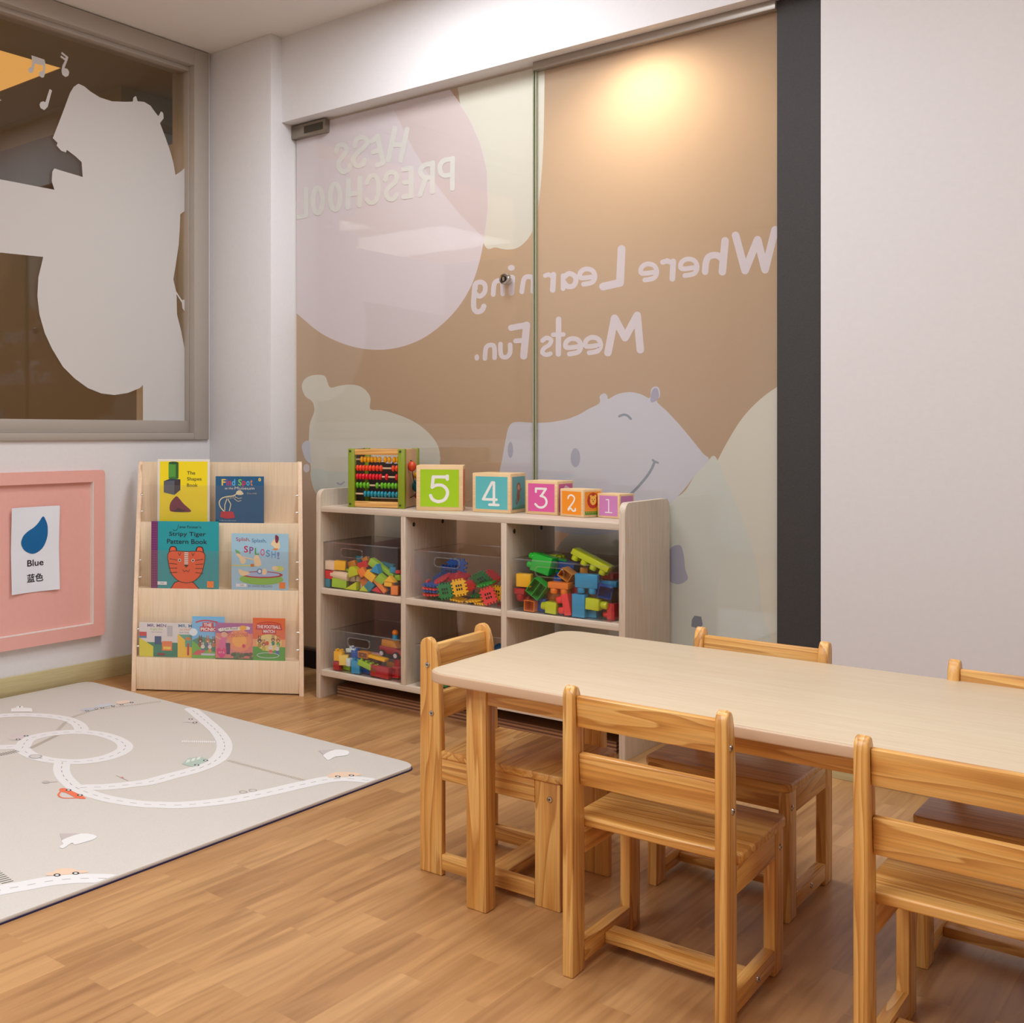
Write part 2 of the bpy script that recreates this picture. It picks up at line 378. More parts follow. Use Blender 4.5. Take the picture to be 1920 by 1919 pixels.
dimw = plain((150, 142, 130), 0.8, nm='dim_room_wall'); dimc = plain((150, 136, 104), 0.8, nm='dim_room_ceiling')
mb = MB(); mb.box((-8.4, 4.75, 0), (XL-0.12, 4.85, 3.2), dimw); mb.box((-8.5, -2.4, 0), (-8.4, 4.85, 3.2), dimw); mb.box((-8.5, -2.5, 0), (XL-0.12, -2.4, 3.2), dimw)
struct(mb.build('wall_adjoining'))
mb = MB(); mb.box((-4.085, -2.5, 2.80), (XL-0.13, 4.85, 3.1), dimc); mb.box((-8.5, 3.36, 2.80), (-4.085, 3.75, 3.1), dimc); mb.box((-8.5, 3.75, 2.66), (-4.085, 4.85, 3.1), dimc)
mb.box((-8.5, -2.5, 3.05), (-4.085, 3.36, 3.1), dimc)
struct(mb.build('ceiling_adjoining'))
m, n, l, b = newmat('cove_glow_emission'); b.inputs['Base Color'].default_value = rgb((90, 60, 30)); b.inputs['Emission Color'].default_value = rgb((236, 164, 84)); b.inputs['Emission Strength'].default_value = 0.9  # warm cove light put in as emission; the coffer ceiling is no lamp
struct(MB().box((-8.4, -2.4, 2.803), (-4.085, 3.36, 2.81), m).build('ceiling_coffer_glow'))
area('adjoining_room_light', (-4.15, -1.9, 2.6), (0.7, 0.7), 40, (1, 0.92, 0.82))

# ------------------------------------------------------------------ glass door and fixed pane with the printed mural
XJ = at_y(1004, 800, YG).x; X0 = PX+0.006; X1 = X57
TAN = (212, 180, 156); LIL = (240, 224, 232); ROSE = (234, 212, 214); CRM = (238, 228, 218); LAV = (224, 218, 232); LAVD = (190, 184, 206); WHT = (230, 227, 222)
def G(x, y, ox=0, oy=0, s=1.0): return (ox+x/s, oy+y/s)
def crop(L, ox, oy, s): return [(ox+x/s, oy+y/s) for x, y in L]
mur = Art(lambda c: film(c, 0.45 if c == TAN else 0.15), 0.000008)
mur.rect(480, -60, 1480, 1460, TAN)
R6 = (540, 680, 2.0426)
# cream drop hanging from the top, lilac disc
mur.poly(smooth([(860, 60), (880, 300), (905, 452), (930, 464), (955, 468), (976, 461), (996, 438), (1006, 405), (1014, 340), (1019, 250), (1021, 100), (1021, 40)], 5), CRM)
disc = smooth([(470, 470), (520, 560), (550, 583), (600, 624), (650, 647), (700, 656), (750, 651), (800, 630), (850, 587), (885, 532), (905, 462), (914, 390), (912, 320), (900, 270), (880, 225), (852, 180), (810, 130), (740, 80), (640, 60), (540, 100), (480, 200)], 5)
mur.poly(disc, LIL)
mur.poly([(738, 205), (752, 235), (775, 280), (800, 322), (830, 362), (860, 400), (885, 425), (907, 447), (914, 390), (912, 320), (900, 270), (880, 225), (852, 182), (800, 195)], ROSE)  # pinker wedge: reflection on the glass put into the film colour
# bear
mur.poly(crop(smooth([(52, 95), (60, 68), (80, 53), (110, 47), (142, 54), (160, 95), (200, 88), (250, 85), (290, 100), (315, 135), (314, 178), (360, 183), (420, 200), (480, 226), (530, 262), (568, 308), (582, 360), (575, 420), (560, 480), (590, 560), (620, 700), (600, 720), (240, 720), (150, 560), (100, 490), (88, 440), (86, 400), (78, 340), (80, 270), (84, 230), (100, 185), (92, 150), (66, 130)], 4), *R6), CRM)
mur.poly(crop(smooth([(52, 325), (62, 304), (82, 302), (84, 340), (88, 385), (66, 370)], 4), *R6), LAV)
mur.poly(crop(smooth([(90, 410), (200, 420), (330, 400), (560, 470), (480, 560), (200, 560), (110, 500)], 4), *R6), WHT)
mur.ell(*crop([(70, 405)], *R6)[0], 6, 8, LIL)
mur.line(crop([(188, 462), (200, 468), (215, 458)], *R6), 3, LAVD)
mur.poly(crop([(330, 690), (600, 640), (640, 760), (660, 1300), (200, 1300), (240, 760)], *R6), (214, 178, 180))
# round cream ball and pale jumper on the right, then the hippo
mur.poly(crop(smooth([(1560, 620), (1600, 480), (1645, 375), (1690, 290), (1740, 212), (1800, 148), (1870, 96), (1990, 40), (2100, 500), (2050, 1200), (1700, 1300), (1560, 1000)], 5), *R6), CRM)
mur.poly(crop(smooth([(1480, 520), (1560, 430), (1612, 372), (1628, 358), (1644, 374), (1680, 460), (1740, 600), (1790, 760), (1810, 930), (1815, 1300), (900, 1300), (1000, 760), (1240, 560)], 5), *R6), WHT)
mur.poly(crop(smooth([(812, 440), (820, 370), (833, 295), (846, 245), (872, 228), (940, 231), (1000, 229), (1060, 219), (1110, 201), (1150, 178), (1192, 156), (1193, 130), (1210, 118), (1223, 128), (1226, 140), (1262, 121), (1310, 113), (1352, 122), (1384, 136), (1390, 104), (1404, 92), (1420, 98), (1424, 128), (1412, 150), (1450, 186), (1500, 240), (1550, 300), (1590, 350), (1610, 373), (1560, 430), (1490, 515), (1380, 600), (1200, 660), (1000, 640), (860, 560)], 4), *R6), LAV)
mur.poly(crop(smooth([(1388, 150), (1392, 112), (1404, 98), (1416, 104), (1420, 130), (1408, 148)], 4), *R6), (190, 180, 204))
mur.ell(*crop([(851, 335)], *R6)[0], 5, 15, LAVD); mur.ell(*crop([(1100, 365)], *R6)[0], 9, 18, LAVD)
mur.line(crop(smooth([(1268, 206), (1285, 200), (1300, 204), (1312, 216)], 4, False), *R6), 4.5, (160, 164, 182))
mur.line(crop(smooth([(1250, 545), (1310, 505), (1350, 465), (1385, 420), (1404, 380)], 5, False), *R6), 5, (160, 164, 182))
mur.line(crop([(1396, 374), (1404, 380), (1416, 384)], *R6), 4, (160, 164, 182))
mur.poly(crop(smooth([(1460, 720), (1500, 700), (1515, 740), (1520, 790), (1530, 830), (1490, 850), (1450, 820)], 4), *R6), LAVD)
mur.poly(crop([(1546, 985), (1556, 970), (1582, 974), (1588, 1005), (1575, 1020), (1544, 1012)], *R6), (150, 150, 168))
# lettering, seen from behind
R8 = (860, 380, 3.0968)
def st(L, w, c=LIL, sm=True, cr_=R8):
    p = crop(smooth(L, 4, False) if sm and len(L) > 3 else L, *cr_)
    mur.line(p, w/cr_[2], c)
st([(1607, 190), (1662, 395), (1735, 215), (1778, 390), (1836, 158)], 44, sm=False)
st([(1546, 222), (1530, 402)], 44); st([(1538, 335), (1500, 306), (1455, 312), (1436, 345), (1430, 402)], 38)
for ox, oy, k in ((0, 0, 1), (-233, 27, 0.97), (-590, 54, 0.92), (-557, 452, 0.93), (-672, 459, 0.93)):
    c0 = (1340, 376)
    st([(c0[0]+ox+(x-c0[0])*k, c0[1]+oy+(y-c0[1])*k) for x, y in ((1376, 376), (1296, 384), (1292, 350), (1325, 328), (1368, 338), (1384, 376), (1366, 412), (1312, 424))], 28)
st([(1245, 342), (1240, 442)], 34); st([(1238, 350), (1210, 338), (1184, 346)], 30)
st([(945, 270), (936, 466), (838, 488)], 46, sm=False)
st([(606, 425), (606, 500)], 28); st([(612, 432), (640, 412), (672, 426), (680, 456), (664, 484), (630, 486), (610, 462)], 30)
st([(550, 418), (545, 508)], 32); st([(543, 428), (520, 418), (502, 424)], 26)
st([(430, 515), (432, 446), (404, 430), (378, 446), (366, 518)], 28)
st([(310, 436), (305, 524)], 34); mur.ell(*crop([(305, 379)], *R8)[0], 6.5, 5.5, LIL)
st([(256, 530), (252, 462), (226, 454), (206, 474), (200, 534)], 28)
st([(96, 500), (100, 470), (130, 462), (152, 480), (150, 520), (122, 545), (98, 530)], 28); st([(94, 480), (86, 600), (104, 634), (134, 626), (146, 602)], 30)
st([(1054, 855), (1036, 655), (966, 785), (905, 672), (866, 872)], 44, sm=False)
st([(580, 678), (578, 880)], 32); st([(548, 768), (608, 766)], 26)
st([(486, 802), (510, 786), (536, 798), (526, 826), (494, 848), (486, 872), (508, 884), (532, 878)], 26)
st([(394, 712), (377, 892)], 42); st([(390, 712), (304, 728)], 36); st([(384, 800), (330, 804)], 28)
st([(298, 826), (298, 872), (278, 898), (250, 892), (242, 858), (242, 822)], 27)
st([(208, 902), (206, 838), (180, 828), (158, 846), (152, 906)], 27); mur.ell(*crop([(105, 900)], *R8)[0], 4.5, 6, LIL)
R9 = (540, 190, 5.0526); HC = (244, 236, 234)
def sh_(L, w=46, sm=True): st(L, w, HC, sm, R9)
sh_([(1128, 265), (1066, 560)]); sh_([(1012, 256), (948, 556)]); sh_([(990, 412), (1092, 414)])
sh_([(846, 330), (900, 580)]); sh_([(846, 334), (796, 380)]); sh_([(872, 462), (806, 482)]); sh_([(898, 584), (846, 606)])
sh_([(632, 424), (650, 360), (714, 344), (752, 384), (716, 440), (650, 496), (614, 560), (650, 612), (706, 598), (724, 556)], 44)
sh_([(456, 476), (474, 424), (526, 412), (556, 456), (528, 512), (486, 566), (478, 622), (520, 670), (572, 648), (584, 606)], 44)
sh_([(1560, 540), (1556, 828)]); sh_([(1552, 548), (1476, 562), (1438, 618), (1452, 684), (1490, 704), (1548, 692)])
sh_([(1370, 582), (1366, 858)]); sh_([(1362, 592), (1292, 606), (1254, 658), (1282, 716), (1358, 724)]); sh_([(1304, 734), (1250, 886)])
sh_([(1166, 632), (1166, 898)]); sh_([(1160, 632), (1092, 646)]); sh_([(1160, 762), (1104, 770)]); sh_([(1160, 896), (1092, 908)])
sh_([(922, 744), (938, 692), (986, 670), (1028, 702), (1016, 762), (962, 810), (928, 862), (950, 920), (998, 926), (1028, 884)], 44)
sh_([(748, 772), (774, 716), (820, 704), (852, 760), (852, 880), (826, 948), (778, 962), (748, 934)], 44)
sh_([(680, 728), (678, 986)]); sh_([(572, 748), (566, 1006)]); sh_([(572, 882), (676, 868)])
mur.line(crop(ell(446, 906, 47, 122)+[(493, 906)], *R9), 9, HC); mur.line(crop(ell(281, 940, 46, 120)+[(327, 940)], *R9), 9, HC)
sh_([(170, 834), (170, 1082), (94, 1098)], 44, False)

dgl = glassy('door_glass', (250, 252, 250), 1.5, 0.02, 1)
edge = plain((158, 164, 138), 0.15, nm='glass_edge')
def panel(name, x0, x1, z0, z1):
    r = tag(empty(name, (x0, YG, 0)), kind='structure')
    mb = MB(); mb.box((x0, YG-0.006, z0), (x1, YG+0.004, z1), dgl)
    rel(mb.build('glass_pane', r), r)
    mb = MB(); up = 2.6
    mur.emit(mb, lambda u, v, h: at_y(u, v, YG+0.0052)+V((0, (mur.k+1)*mur.step-h, 0)), base=0, cut=[(V((x0, 0, 0)), V((1, 0, 0))), (V((x1, 0, 0)), V((-1, 0, 0))), (V((0, 0, z0)), V((0, 0, 1))), (V((0, 0, z1)), V((0, 0, -1)))])
    rel(mb.build('printed_mural', r), r)
    return r
door = panel('door_1', X0, XJ-0.004, 0.012, 2.424)
fix = panel('window_2', XJ+0.004, X1, 0.0, 2.415)
chan = plain((176, 168, 158), 0.35, 0.7, nm='aluminium')
o = MB().box((XJ+0.004, YG-0.03, 2.405), (X1, YG+0.02, 2.435), chan, 0.002).build('top_channel', fix); rel(o, fix)
o = MB().box((XJ+0.002, YG-0.0062, 0.0), (XJ+0.006, YG+0.0042, 2.405), edge).build('glass_edge', fix); rel(o, fix)
o = MB().box((XJ-0.008, YG-0.0062, 0.012), (XJ-0.004, YG+0.0042, 2.424), edge).build('glass_edge', door); rel(o, door)
dark = plain((52, 46, 42), 0.45, 0.6, nm='bronze_rail')
o = MB().box((X0, YG-0.022, 0.004), (XJ-0.006, YG+0.02, 0.082), dark, 0.003).box((X0, YG-0.024, 0.078), (XJ-0.006, YG+0.022, 0.088), plain((128, 112, 96), 0.3, 0.8), 0.002).build('bottom_rail', door); rel(o, door)
o = MB().box((XJ+0.004, YG-0.022, 0.0), (X1, YG+0.02, 0.05), dark, 0.003).build('bottom_rail', fix); rel(o, fix)
# patch fitting of the door hinge, top left
pa, pb = at_y(548, 262, YG-0.02), at_y(611, 250, YG-0.02)
mb = MB(); mb.box((PX+0.002, YG-0.026, pa.z), (pb.x, YG+0.02, 2.428), plain((150, 140, 126), 0.3, 0.85), 0.003)
mb.box((pb.x-0.115, YG-0.0275, pa.z+0.012), (pb.x-0.012, YG-0.025, 2.415), plain((78, 72, 62), 0.5, 0.6))
rel(mb.build('patch_hinge', door), door)
k = at_y(949, 524, YG-0.012)
mb = MB(); mb.cyl((k.x, YG-0.03, k.z), (k.x, YG-0.006, k.z), 0.021, plain((190, 188, 184), 0.15, 1), 28, bev=0.004); mb.cyl((k.x, YG-0.032, k.z), (k.x, YG-0.029, k.z), 0.012, plain((70, 66, 60), 0.3, 1), 20)
mb.box((k.x-0.004, YG-0.034, k.z-0.008), (k.x+0.004, YG-0.031, k.z+0.008), plain((210, 206, 200), 0.2, 1))
rel(mb.build('lock_cylinder', door), door)
# corridor behind the glass
mb = MB(); mb.box((-4.2, 5.5, 0), (0.2, 5.6, 2.9), wallm); mb.box((-4.3, YG+0.12, 0), (-4.2, 5.6, 2.9), wallm); mb.box((0.2, YG+0.12, 0), (0.3, 5.6, 2.9), wallm)
struct(mb.build('wall_corridor'))
struct(MB().box((-4.3, YG+0.121, 2.45), (0.3, 5.6, 2.55), ceilm).build('ceiling_corridor'))
sp = bpy.data.lights.new('corridor_downlight', 'SPOT'); sp.energy = 48; sp.spot_size = R(170); sp.spot_blend = 1; sp.color = (1, 0.86, 0.64); sp.shadow_soft_size = 0.05
so = bpy.data.objects.new('corridor_downlight', sp); C.objects.link(so); so.location = (at_y(1215, 60, YG).x, YG+0.21, 2.435)
area('corridor_panel_light', (-2.4, 4.7, 2.43), (1.2, 0.3), 9, (1, 0.96, 0.9))

# ================================================================== PINK BOARD AND CARD
pink = mottled('pink_laminate', (232, 172, 160), (234, 175, 163), 40, 0.55, 0.02)
by1 = at_x(189, 1000, XL).y; bz0, bz1 = 0.192, 0.890; by0 = 1.9
board = tag(empty('display_board', (XL, by0, bz0)), 'pink framed display board hung low on the left wall under the window', 'display board')
iy = at_x(173.5, 1000, XL+0.02).y; iz1 = at_x(171, 904, XL+0.02).z; iz0 = at_x(174, 1170, XL+0.02).z
def rr(x0, y0, x1, y1, r, n=6, corners=(1, 1, 1, 1)):
    out = []
    for k, (cx, cy, a) in enumerate(((x1-r, y1-r, 0), (x0+r, y1-r, 90), (x0+r, y0+r, 180), (x1-r, y0+r, 270))):
        if corners[k]: out += [(cx+r*cos(R(a+90*i/n)), cy+r*sin(R(a+90*i/n))) for i in range(n+1)]
        else: out.append(((x1, y1), (x0, y1), (x0, y0), (x1, y0))[k])
    return out
def ringplate(mb, outer, inner, axis, lo, hi, mat):
    """flat plate with a hole; outer and inner loops of equal length, matched"""
    def P(p, h): return {'x': V((h, p[0], p[1])), 'y': V((p[0], h, p[1])), 'z': V((p[0], p[1], h))}[axis]
    b = bmesh.new(); n = len(outer)
    L = [[b.verts.new(P(p, h)) for p in loop] for h in (lo, hi) for loop in (outer, inner)]
    for i in range(n):
        j = (i+1) % n
        for A, B in ((L[0], L[1]), (L[1], L[3]), (L[3], L[2]), (L[2], L[0])): b.faces.new([A[i], A[j], B[j], B[i]])
    bmesh.ops.recalc_face_normals(b, faces=b.faces[:]); mb.join(b, mat)
mb = MB(); ringplate(mb, rr(by0, bz0, by1, bz1, 0.02), rr(by0+0.075, iz0, iy, iz1, 0.0005), 'x', XL, XL+0.028, pink)
rel(mb.build('frame', board), board)
rel(MB().box((XL, by0+0.07, iz0-0.005), (XL+0.010, iy+0.005, iz1+0.005), pink).build('panel', board), board)
mb = MB(); wh = plain((232, 222, 214), 0.6)
mb.box((XL+0.0101, iy-0.004, iz0), (XL+0.0275, iy-0.0002, iz1), wh); mb.box((XL+0.0101, by0+0.08, iz0+0.0002), (XL+0.0275, iy-0.004, iz0+0.003), wh)
rel(mb.build('inner_edging', board), board)
# paper card, slightly curled
XP = XL+0.0125
c00 = at_x(19, 1116, XP); c11 = at_x(109, 948, XP)
py0, pz0, py1, pz1 = c00.y+0.0, c00.z, c11.y, c11.z
def paper_bow(y, z):
    t = (y-py0)/(py1-py0); s = (z-pz0)/(pz1-pz0)
    return 0.010*abs(2*t-1)**2*(0.4+0.6*abs(2*s-1))+0.001
b = bmesh.new(); NX, NY = 14, 20; gv = [[b.verts.new((XP+paper_bow(py0+(py1-py0)*i/NX, pz0+(pz1-pz0)*j/NY), py0+(py1-py0)*i/NX, pz0+(pz1-pz0)*j/NY)) for j in range(NY+1)] for i in range(NX+1)]
for i in range(NX):
    for j in range(NY): b.faces.new([gv[i][j], gv[i+1][j], gv[i+1][j+1], gv[i][j+1]])
bmesh.ops.recalc_face_normals(b, faces=b.faces[:])
if sum(f.normal.x for f in b.faces) < 0: bmesh.ops.reverse_faces(b, faces=b.faces[:])
mb = MB(); mb.join(b, plain((232, 234, 240), 0.6))
pc = Art(lambda c: plain(c, 0.5))
R5 = (0, 850, 4.084)
pc.poly(crop(smooth([(325, 485), (345, 510), (360, 560), (358, 640), (330, 715), (285, 758), (238, 770), (185, 745), (158, 695), (172, 640), (210, 600), (255, 570), (290, 535)], 5), *R5), (0, 100, 158))
mbT = Art(lambda c: plain(c, 0.5))
def pcfn(u, v, h): p = at_x(u, v, XP); return V((XP+paper_bow(p.y, p.z)+0.0007+h, p.y, p.z))
pc.emit(mb, pcfn)
a1, a2 = at_x(206/4.084, 850+870/4.084, XP), at_x(330/4.084, 850+812/4.084, XP)
mbT.text('Blue', a1.y, a1.z, a2.y, a2.z+0.002, (20, 18, 22), 0.012)
a1, a2 = at_x(204/4.084, 850+992/4.084, XP), at_x(328/4.084, 850+915/4.084, XP)
mbT.text('\u84dd\u8272', a1.y, a1.z, a2.y, a2.z, (20, 18, 22), 0.012)
mbT.emit(mb, lambda y, z, h: V((XP+paper_bow(y, z)+0.0007+h, y, z)))
tag(mb.build('word_card'), 'white paper card with a blue drop and the word Blue, pinned on the pink board', 'card')

# ================================================================== PLAY MAT
HM = 0.012
matm = mottled('mat_fabric', (212, 206, 196), (216, 210, 200), 180, 0.8, 0.15)
outl = smooth([], 1) if False else None
mx0, mx1, my0, my1 = -3.47, -1.898, 0.9, 3.0
mb = MB()
mb.prism(rr(mx0, my0, mx1, my1, 0.05), 'z', 0.0012, HM, matm, 0.003)
mb.prism(rr(mx0+0.002, my0, mx1+0.002, my1+0.002, 0.05), 'z', 0.0, 0.0035, plain((34, 30, 78), 0.7))
ro = Art(lambda c: plain(c, 0.8), 0.000008)
def W2(L): return [tuple(at_z(u, v, HM)[:2]) for u, v in L]
ROAD = (234, 233, 230); DASH = (176, 170, 164)
roads = [[(-60, 1347), (0, 1342.8), (47, 1341), (94, 1343.6), (125, 1349), (144, 1357), (152, 1366), (153, 1373)],
 [(41.4, 1403.7), (51.6, 1388), (78, 1379.5), (109, 1375), (140.6, 1373), (180, 1375.6), (211, 1383.4), (231, 1394), (234.4, 1403.7), (222, 1413), (195, 1422.5), (156, 1428.4), (125, 1428.7), (94, 1426), (70, 1421), (50, 1412), (41.4, 1403.7)],
 [(117, 1430), (115.3, 1444), (120, 1457), (131, 1469), (139, 1475.6), (164, 1487), (195, 1496.7), (226.6, 1503), (265.6, 1508.4), (297, 1509.7), (334, 1510.5), (388, 1506.5), (442.5, 1499), (510, 1485), (564, 1472.6), (618.6, 1461.8), (659, 1461), (694, 1464.5)],
 [(150, 1478), (165.6, 1477), (203, 1476), (250, 1471), (280, 1467), (320.6, 1456), (361, 1445.5), (394, 1433), (412.7, 1419.8), (420.8, 1403.5), (418, 1387.3), (404.6, 1369.7), (388, 1354.8), (372, 1341), (358.5, 1331)],
 [(-80, 1688), (0, 1670), (47, 1661.6), (94, 1653), (133, 1649), (164, 1648), (195, 1648), (219, 1650), (240, 1653)], [(-60, 1404), (0, 1402), (30, 1401)]]
for L in roads: ro.line(smooth(W2(L), 6, False), 0.052, ROAD)
def dashes(pts, on, off, w, c):
    acc = 0; seg = []; pen = True; cur = [pts[0]]
    for a, bb in zip(pts[:-1], pts[1:]):
        L = math.hypot(bb[0]-a[0], bb[1]-a[1]); pos = 0
        while True:
            need = (on if pen else off)-acc
            if pos+need > L: acc += L-pos; cur.append(bb); break
            pos += need; p = (a[0]+(bb[0]-a[0])*pos/L, a[1]+(bb[1]-a[1])*pos/L)
            if pen: cur.append(p); seg.append(cur)
            cur = [p]; pen = not pen; acc = 0
    return seg
ro.k += 1
def multi(segs, w, c):
    vs = []; fs = []
    for sg in segs:
        for a, bb in zip(sg[:-1], sg[1:]):
            dx, dy = bb[0]-a[0], bb[1]-a[1]; L = math.hypot(dx, dy)
            if L < 1e-6: continue
            nx, ny = -dy/L*w/2, dx/L*w/2; i = len(vs)
            vs += [(a[0]+nx, a[1]+ny), (a[0]-nx, a[1]-ny), (bb[0]-nx, bb[1]-ny), (bb[0]+nx, bb[1]+ny)]; fs.append((i, i+1, i+2, i+3))
    ro.k += 1; ro.items.append((vs, fs, c, ro.k, None))
for L in roads: multi(dashes(smooth(W2(L), 6, False), 0.02, 0.022, 0.003, DASH), 0.0028, DASH)
def ticks(a, bb, n, ln, c=(190, 178, 156), w=0.0032):
    (ax, ay), (bx, by) = W2([a, bb]); L = math.hypot(bx-ax, by-ay); nx, ny = -(by-ay)/L*ln/2, (bx-ax)/L*ln/2
    multi([[(ax+(bx-ax)*i/n+nx, ay+(by-ay)*i/n+ny), (ax+(bx-ax)*i/n-nx, ay+(by-ay)*i/n-ny)] for i in range(n+1)], w, c)
ticks((429, 1427), (570, 1464), 34, 0.017); ticks((137, 1345), (175, 1332), 10, 0.016); ticks((175, 1332), (300, 1316), 26, 0.016); ticks((58, 1403), (106, 1380), 20, 0.017)
ticks((0, 1416), (32, 1409), 7, 0.026, (120, 114, 106)); ticks((109, 1369), (124, 1354), 8, 0.016); ticks((-10, 1637), (14, 1655), 6, 0.03, (120, 114, 106))
ticks((342, 1391), (402, 1392), 16, 0.022, (238, 236, 232), 0.0045)
def mp_(L, c): ro.poly(W2(L), c)
def wheel(u, v, r=0.0085):
    x, y = at_z(u, v, HM)[:2]; ro.ell(x, y, r, r, (56, 52, 50)); ro.ell(x, y, r*0.5, r*0.5, (246, 244, 240))
mp_(crop(smooth([(715, 130), (750, 120), (790, 125), (930, 185), (1030, 238), (990, 250), (920, 240), (860, 210), (790, 175), (740, 165), (712, 150)], 3), 0, 1460, 6.4), (238, 120, 84))
ro.line(W2(crop(smooth([(725, 165), (700, 200), (730, 230), (800, 240), (920, 238)], 4, False), 0, 1460, 6.4)), 0.006, (238, 120, 84))
wheel(128.5, 1482.5); wheel(150, 1492)
for bx_, by_, sc_, cc in ((0, 0, 1.0, (236, 206, 178)), ):
    mp_(crop(smooth([(560, 1170), (565, 1140), (640, 1125), (690, 1090), (860, 1085), (930, 1110), (1020, 1108), (1060, 1128), (900, 1150), (700, 1165)], 3), 0, 1460, 6.4), cc)
wheel(107, 1642); wheel(142, 1638.5)
mp_(crop(smooth([(1240, 735), (1260, 705), (1330, 695), (1420, 700), (1470, 715), (1390, 728)], 3), 280, 1260, 3.692), (236, 206, 178)); wheel(633.5, 1457); wheel(659, 1455)
mp_(crop([(225, 640), (270, 600), (350, 590), (405, 605), (395, 625), (300, 662)], 280, 1260, 3.692), (180, 200, 186)); wheel(369, 1435.5); wheel(385.5, 1427)
for i in range(3): mp_(crop([(252+i*36, 632-i*10), (262+i*36, 612-i*9), (284+i*36, 608-i*9), (276+i*36, 628-i*10)], 280, 1260, 3.692), (226, 230, 222))
mp_(crop([(232, 352), (245, 318), (275, 318), (330, 350), (320, 362), (270, 350)], 280, 1260, 3.692), (214, 204, 200)); wheel(357.5, 1349.3); wheel(365.5, 1355.5)
mp_(crop([(100, 800), (150, 740), (230, 735), (310, 765), (250, 825), (130, 825)], 0, 1260, 6.4), (214, 202, 198)); wheel(34, 1387.3); wheel(49, 1380.7)
mp_(crop([(960, 465), (1030, 438), (1140, 432), (1160, 452), (1040, 478)], 0, 1260, 6.4), (196, 198, 206)); mp_(crop([(1140, 430), (1150, 402), (1330, 380), (1350, 405), (1220, 434)], 0, 1260, 6.4), (204, 206, 212)); mp_(crop([(1390, 385), (1410, 355), (1550, 345), (1560, 370), (1450, 392)], 0, 1260, 6.4), (236, 210, 190))
for u, v in ((163, 1333.5), (180.5, 1330), (192, 1328), (212, 1324.8), (228, 1322), (247, 1318)): wheel(u, v, 0.007)
mp_(crop([(130, 485), (135, 445), (190, 435), (205, 415), (270, 415), (285, 435), (380, 440), (390, 485)], 0, 1260, 6.4), (240, 238, 234))
mp_(crop([(228, 422), (240, 416), (250, 422), (240, 436)], 0, 1260, 6.4), (110, 150, 120))
mp_(crop([(715, 666), (970, 666), (745, 742)], 0, 1460, 6.4), (200, 190, 186)); mp_(crop(smooth([(745, 745), (970, 668), (1150, 690), (1130, 735), (1000, 775), (900, 800), (860, 780), (760, 845), (715, 825), (760, 790)], 3), 0, 1460, 6.4), (236, 236, 232))
mp_(crop([(1170, 548), (1285, 540), (1205, 576)], 280, 1260, 3.692), (200, 190, 186)); mp_(crop(smooth([(1205, 578), (1285, 542), (1375, 550), (1370, 580), (1290, 590), (1240, 615), (1218, 600)], 3), 280, 1260, 3.692), (240, 238, 234))
x, y = at_z(66.5, 1419.5, HM)[:2]; ro.ell(x, y, 0.022, 0.022, (178, 176, 172)); ro.ell(x, y, 0.017, 0.017, (214, 210, 204))
x, y = at_z(86, 1467.5, HM)[:2]; ro.ell(x, y, 0.012, 0.012, (190, 184, 178)); ro.line(W2([(92, 1467.5), (107, 1467)]), 0.003, (198, 190, 170))
x, y = at_z(229, 1459, HM)[:2]; ro.ell(x, y, 0.004, 0.004, (220, 90, 84)); ro.line(W2([(218, 1455), (240, 1465)]), 0.0025, (206, 180, 170))
for u, v in ((456, 1486), (474, 1483)):
    x, y = at_z(u, v, HM)[:2]; ro.line([(px, py) for px, py in ell(x, y, 0.011, 0.011, 12)]+[(x+0.011, y)], 0.002, (176, 172, 166), False)
ro.emit(mb, lambda x, y, h: V((x, y, HM+h)), cut=[(V((mx1-0.003, 0, 0)), V((-1, 0, 0))), (V((0, my1-0.004, 0)), V((0, -1, 0))), (V((mx0, 0, 0)), V((1, 0, 0)))])
tag(mb.build('play_mat'), 'cream play mat printed with white roads and little cars, lying on the floor', 'play mat')

# ================================================================== BOOK DISPLAY RACK
BR, BA, BW = V((-3.246, 3.035, 0)), R(39.8), 0.690
rack = tag(empty('book_rack', BR, BA), 'light wood display rack with three tiers of picture books, angled across the corner', 'book rack')
bxv = V((cos(BA), sin(BA), 0)); byv = V((-sin(BA), cos(BA), 0)); HT = 0.925
def fr_y(z): # front edge of the side panels
    P = ((0, 0), (0.3, 0.055), (0.6, 0.14), (0.85, 0.225), (HT, 0.262))
    for (a, ya), (c_, yc) in zip(P[:-1], P[1:]):
        if z <= c_: return ya+(yc-ya)*(z-a)/(c_-a)
    return P[-1][1]
bz, bx = beech('z'), beech('x')
prof = [(fr_y(z), z) for z in (0, 0.1, 0.2, 0.3, 0.4, 0.5, 0.6, 0.7, 0.8, 0.88)]+[(0.247, 0.905), (0.262, 0.921), (0.285, HT), (0.31, HT), (0.33, 0.0)]
for a, c_ in ((0, 0.018), (BW-0.018, BW)):
    MB().prism(prof, 'x', a, c_, wood('maple_edge_', 'z', (246, 216, 184), (240, 208, 174), (230, 196, 160), 30, 1.5, 0.45, 0.3), 0.0012).build('side_panel', rack)
def rk(u, v, ly):
    d = ray(u, v); k_ = ((BR-O3).dot(byv)+ly)/d.dot(byv); p = O3+d*k_-BR
    return p.dot(bxv), p.z
TY = (0.235, 0.160, 0.088, 0.018)                   # depth of the four front boards
zb = [rk(420, 981, TY[1])[1], rk(420, 1106, TY[2])[1], rk(400, 1237, TY[3])[1]]
x0_, x1_ = 0.018, BW-0.018
MB().box((x0_, TY[0], zb[0]-0.02), (x1_, TY[0]+0.012, HT-0.002), bz).build('back_board', rack)
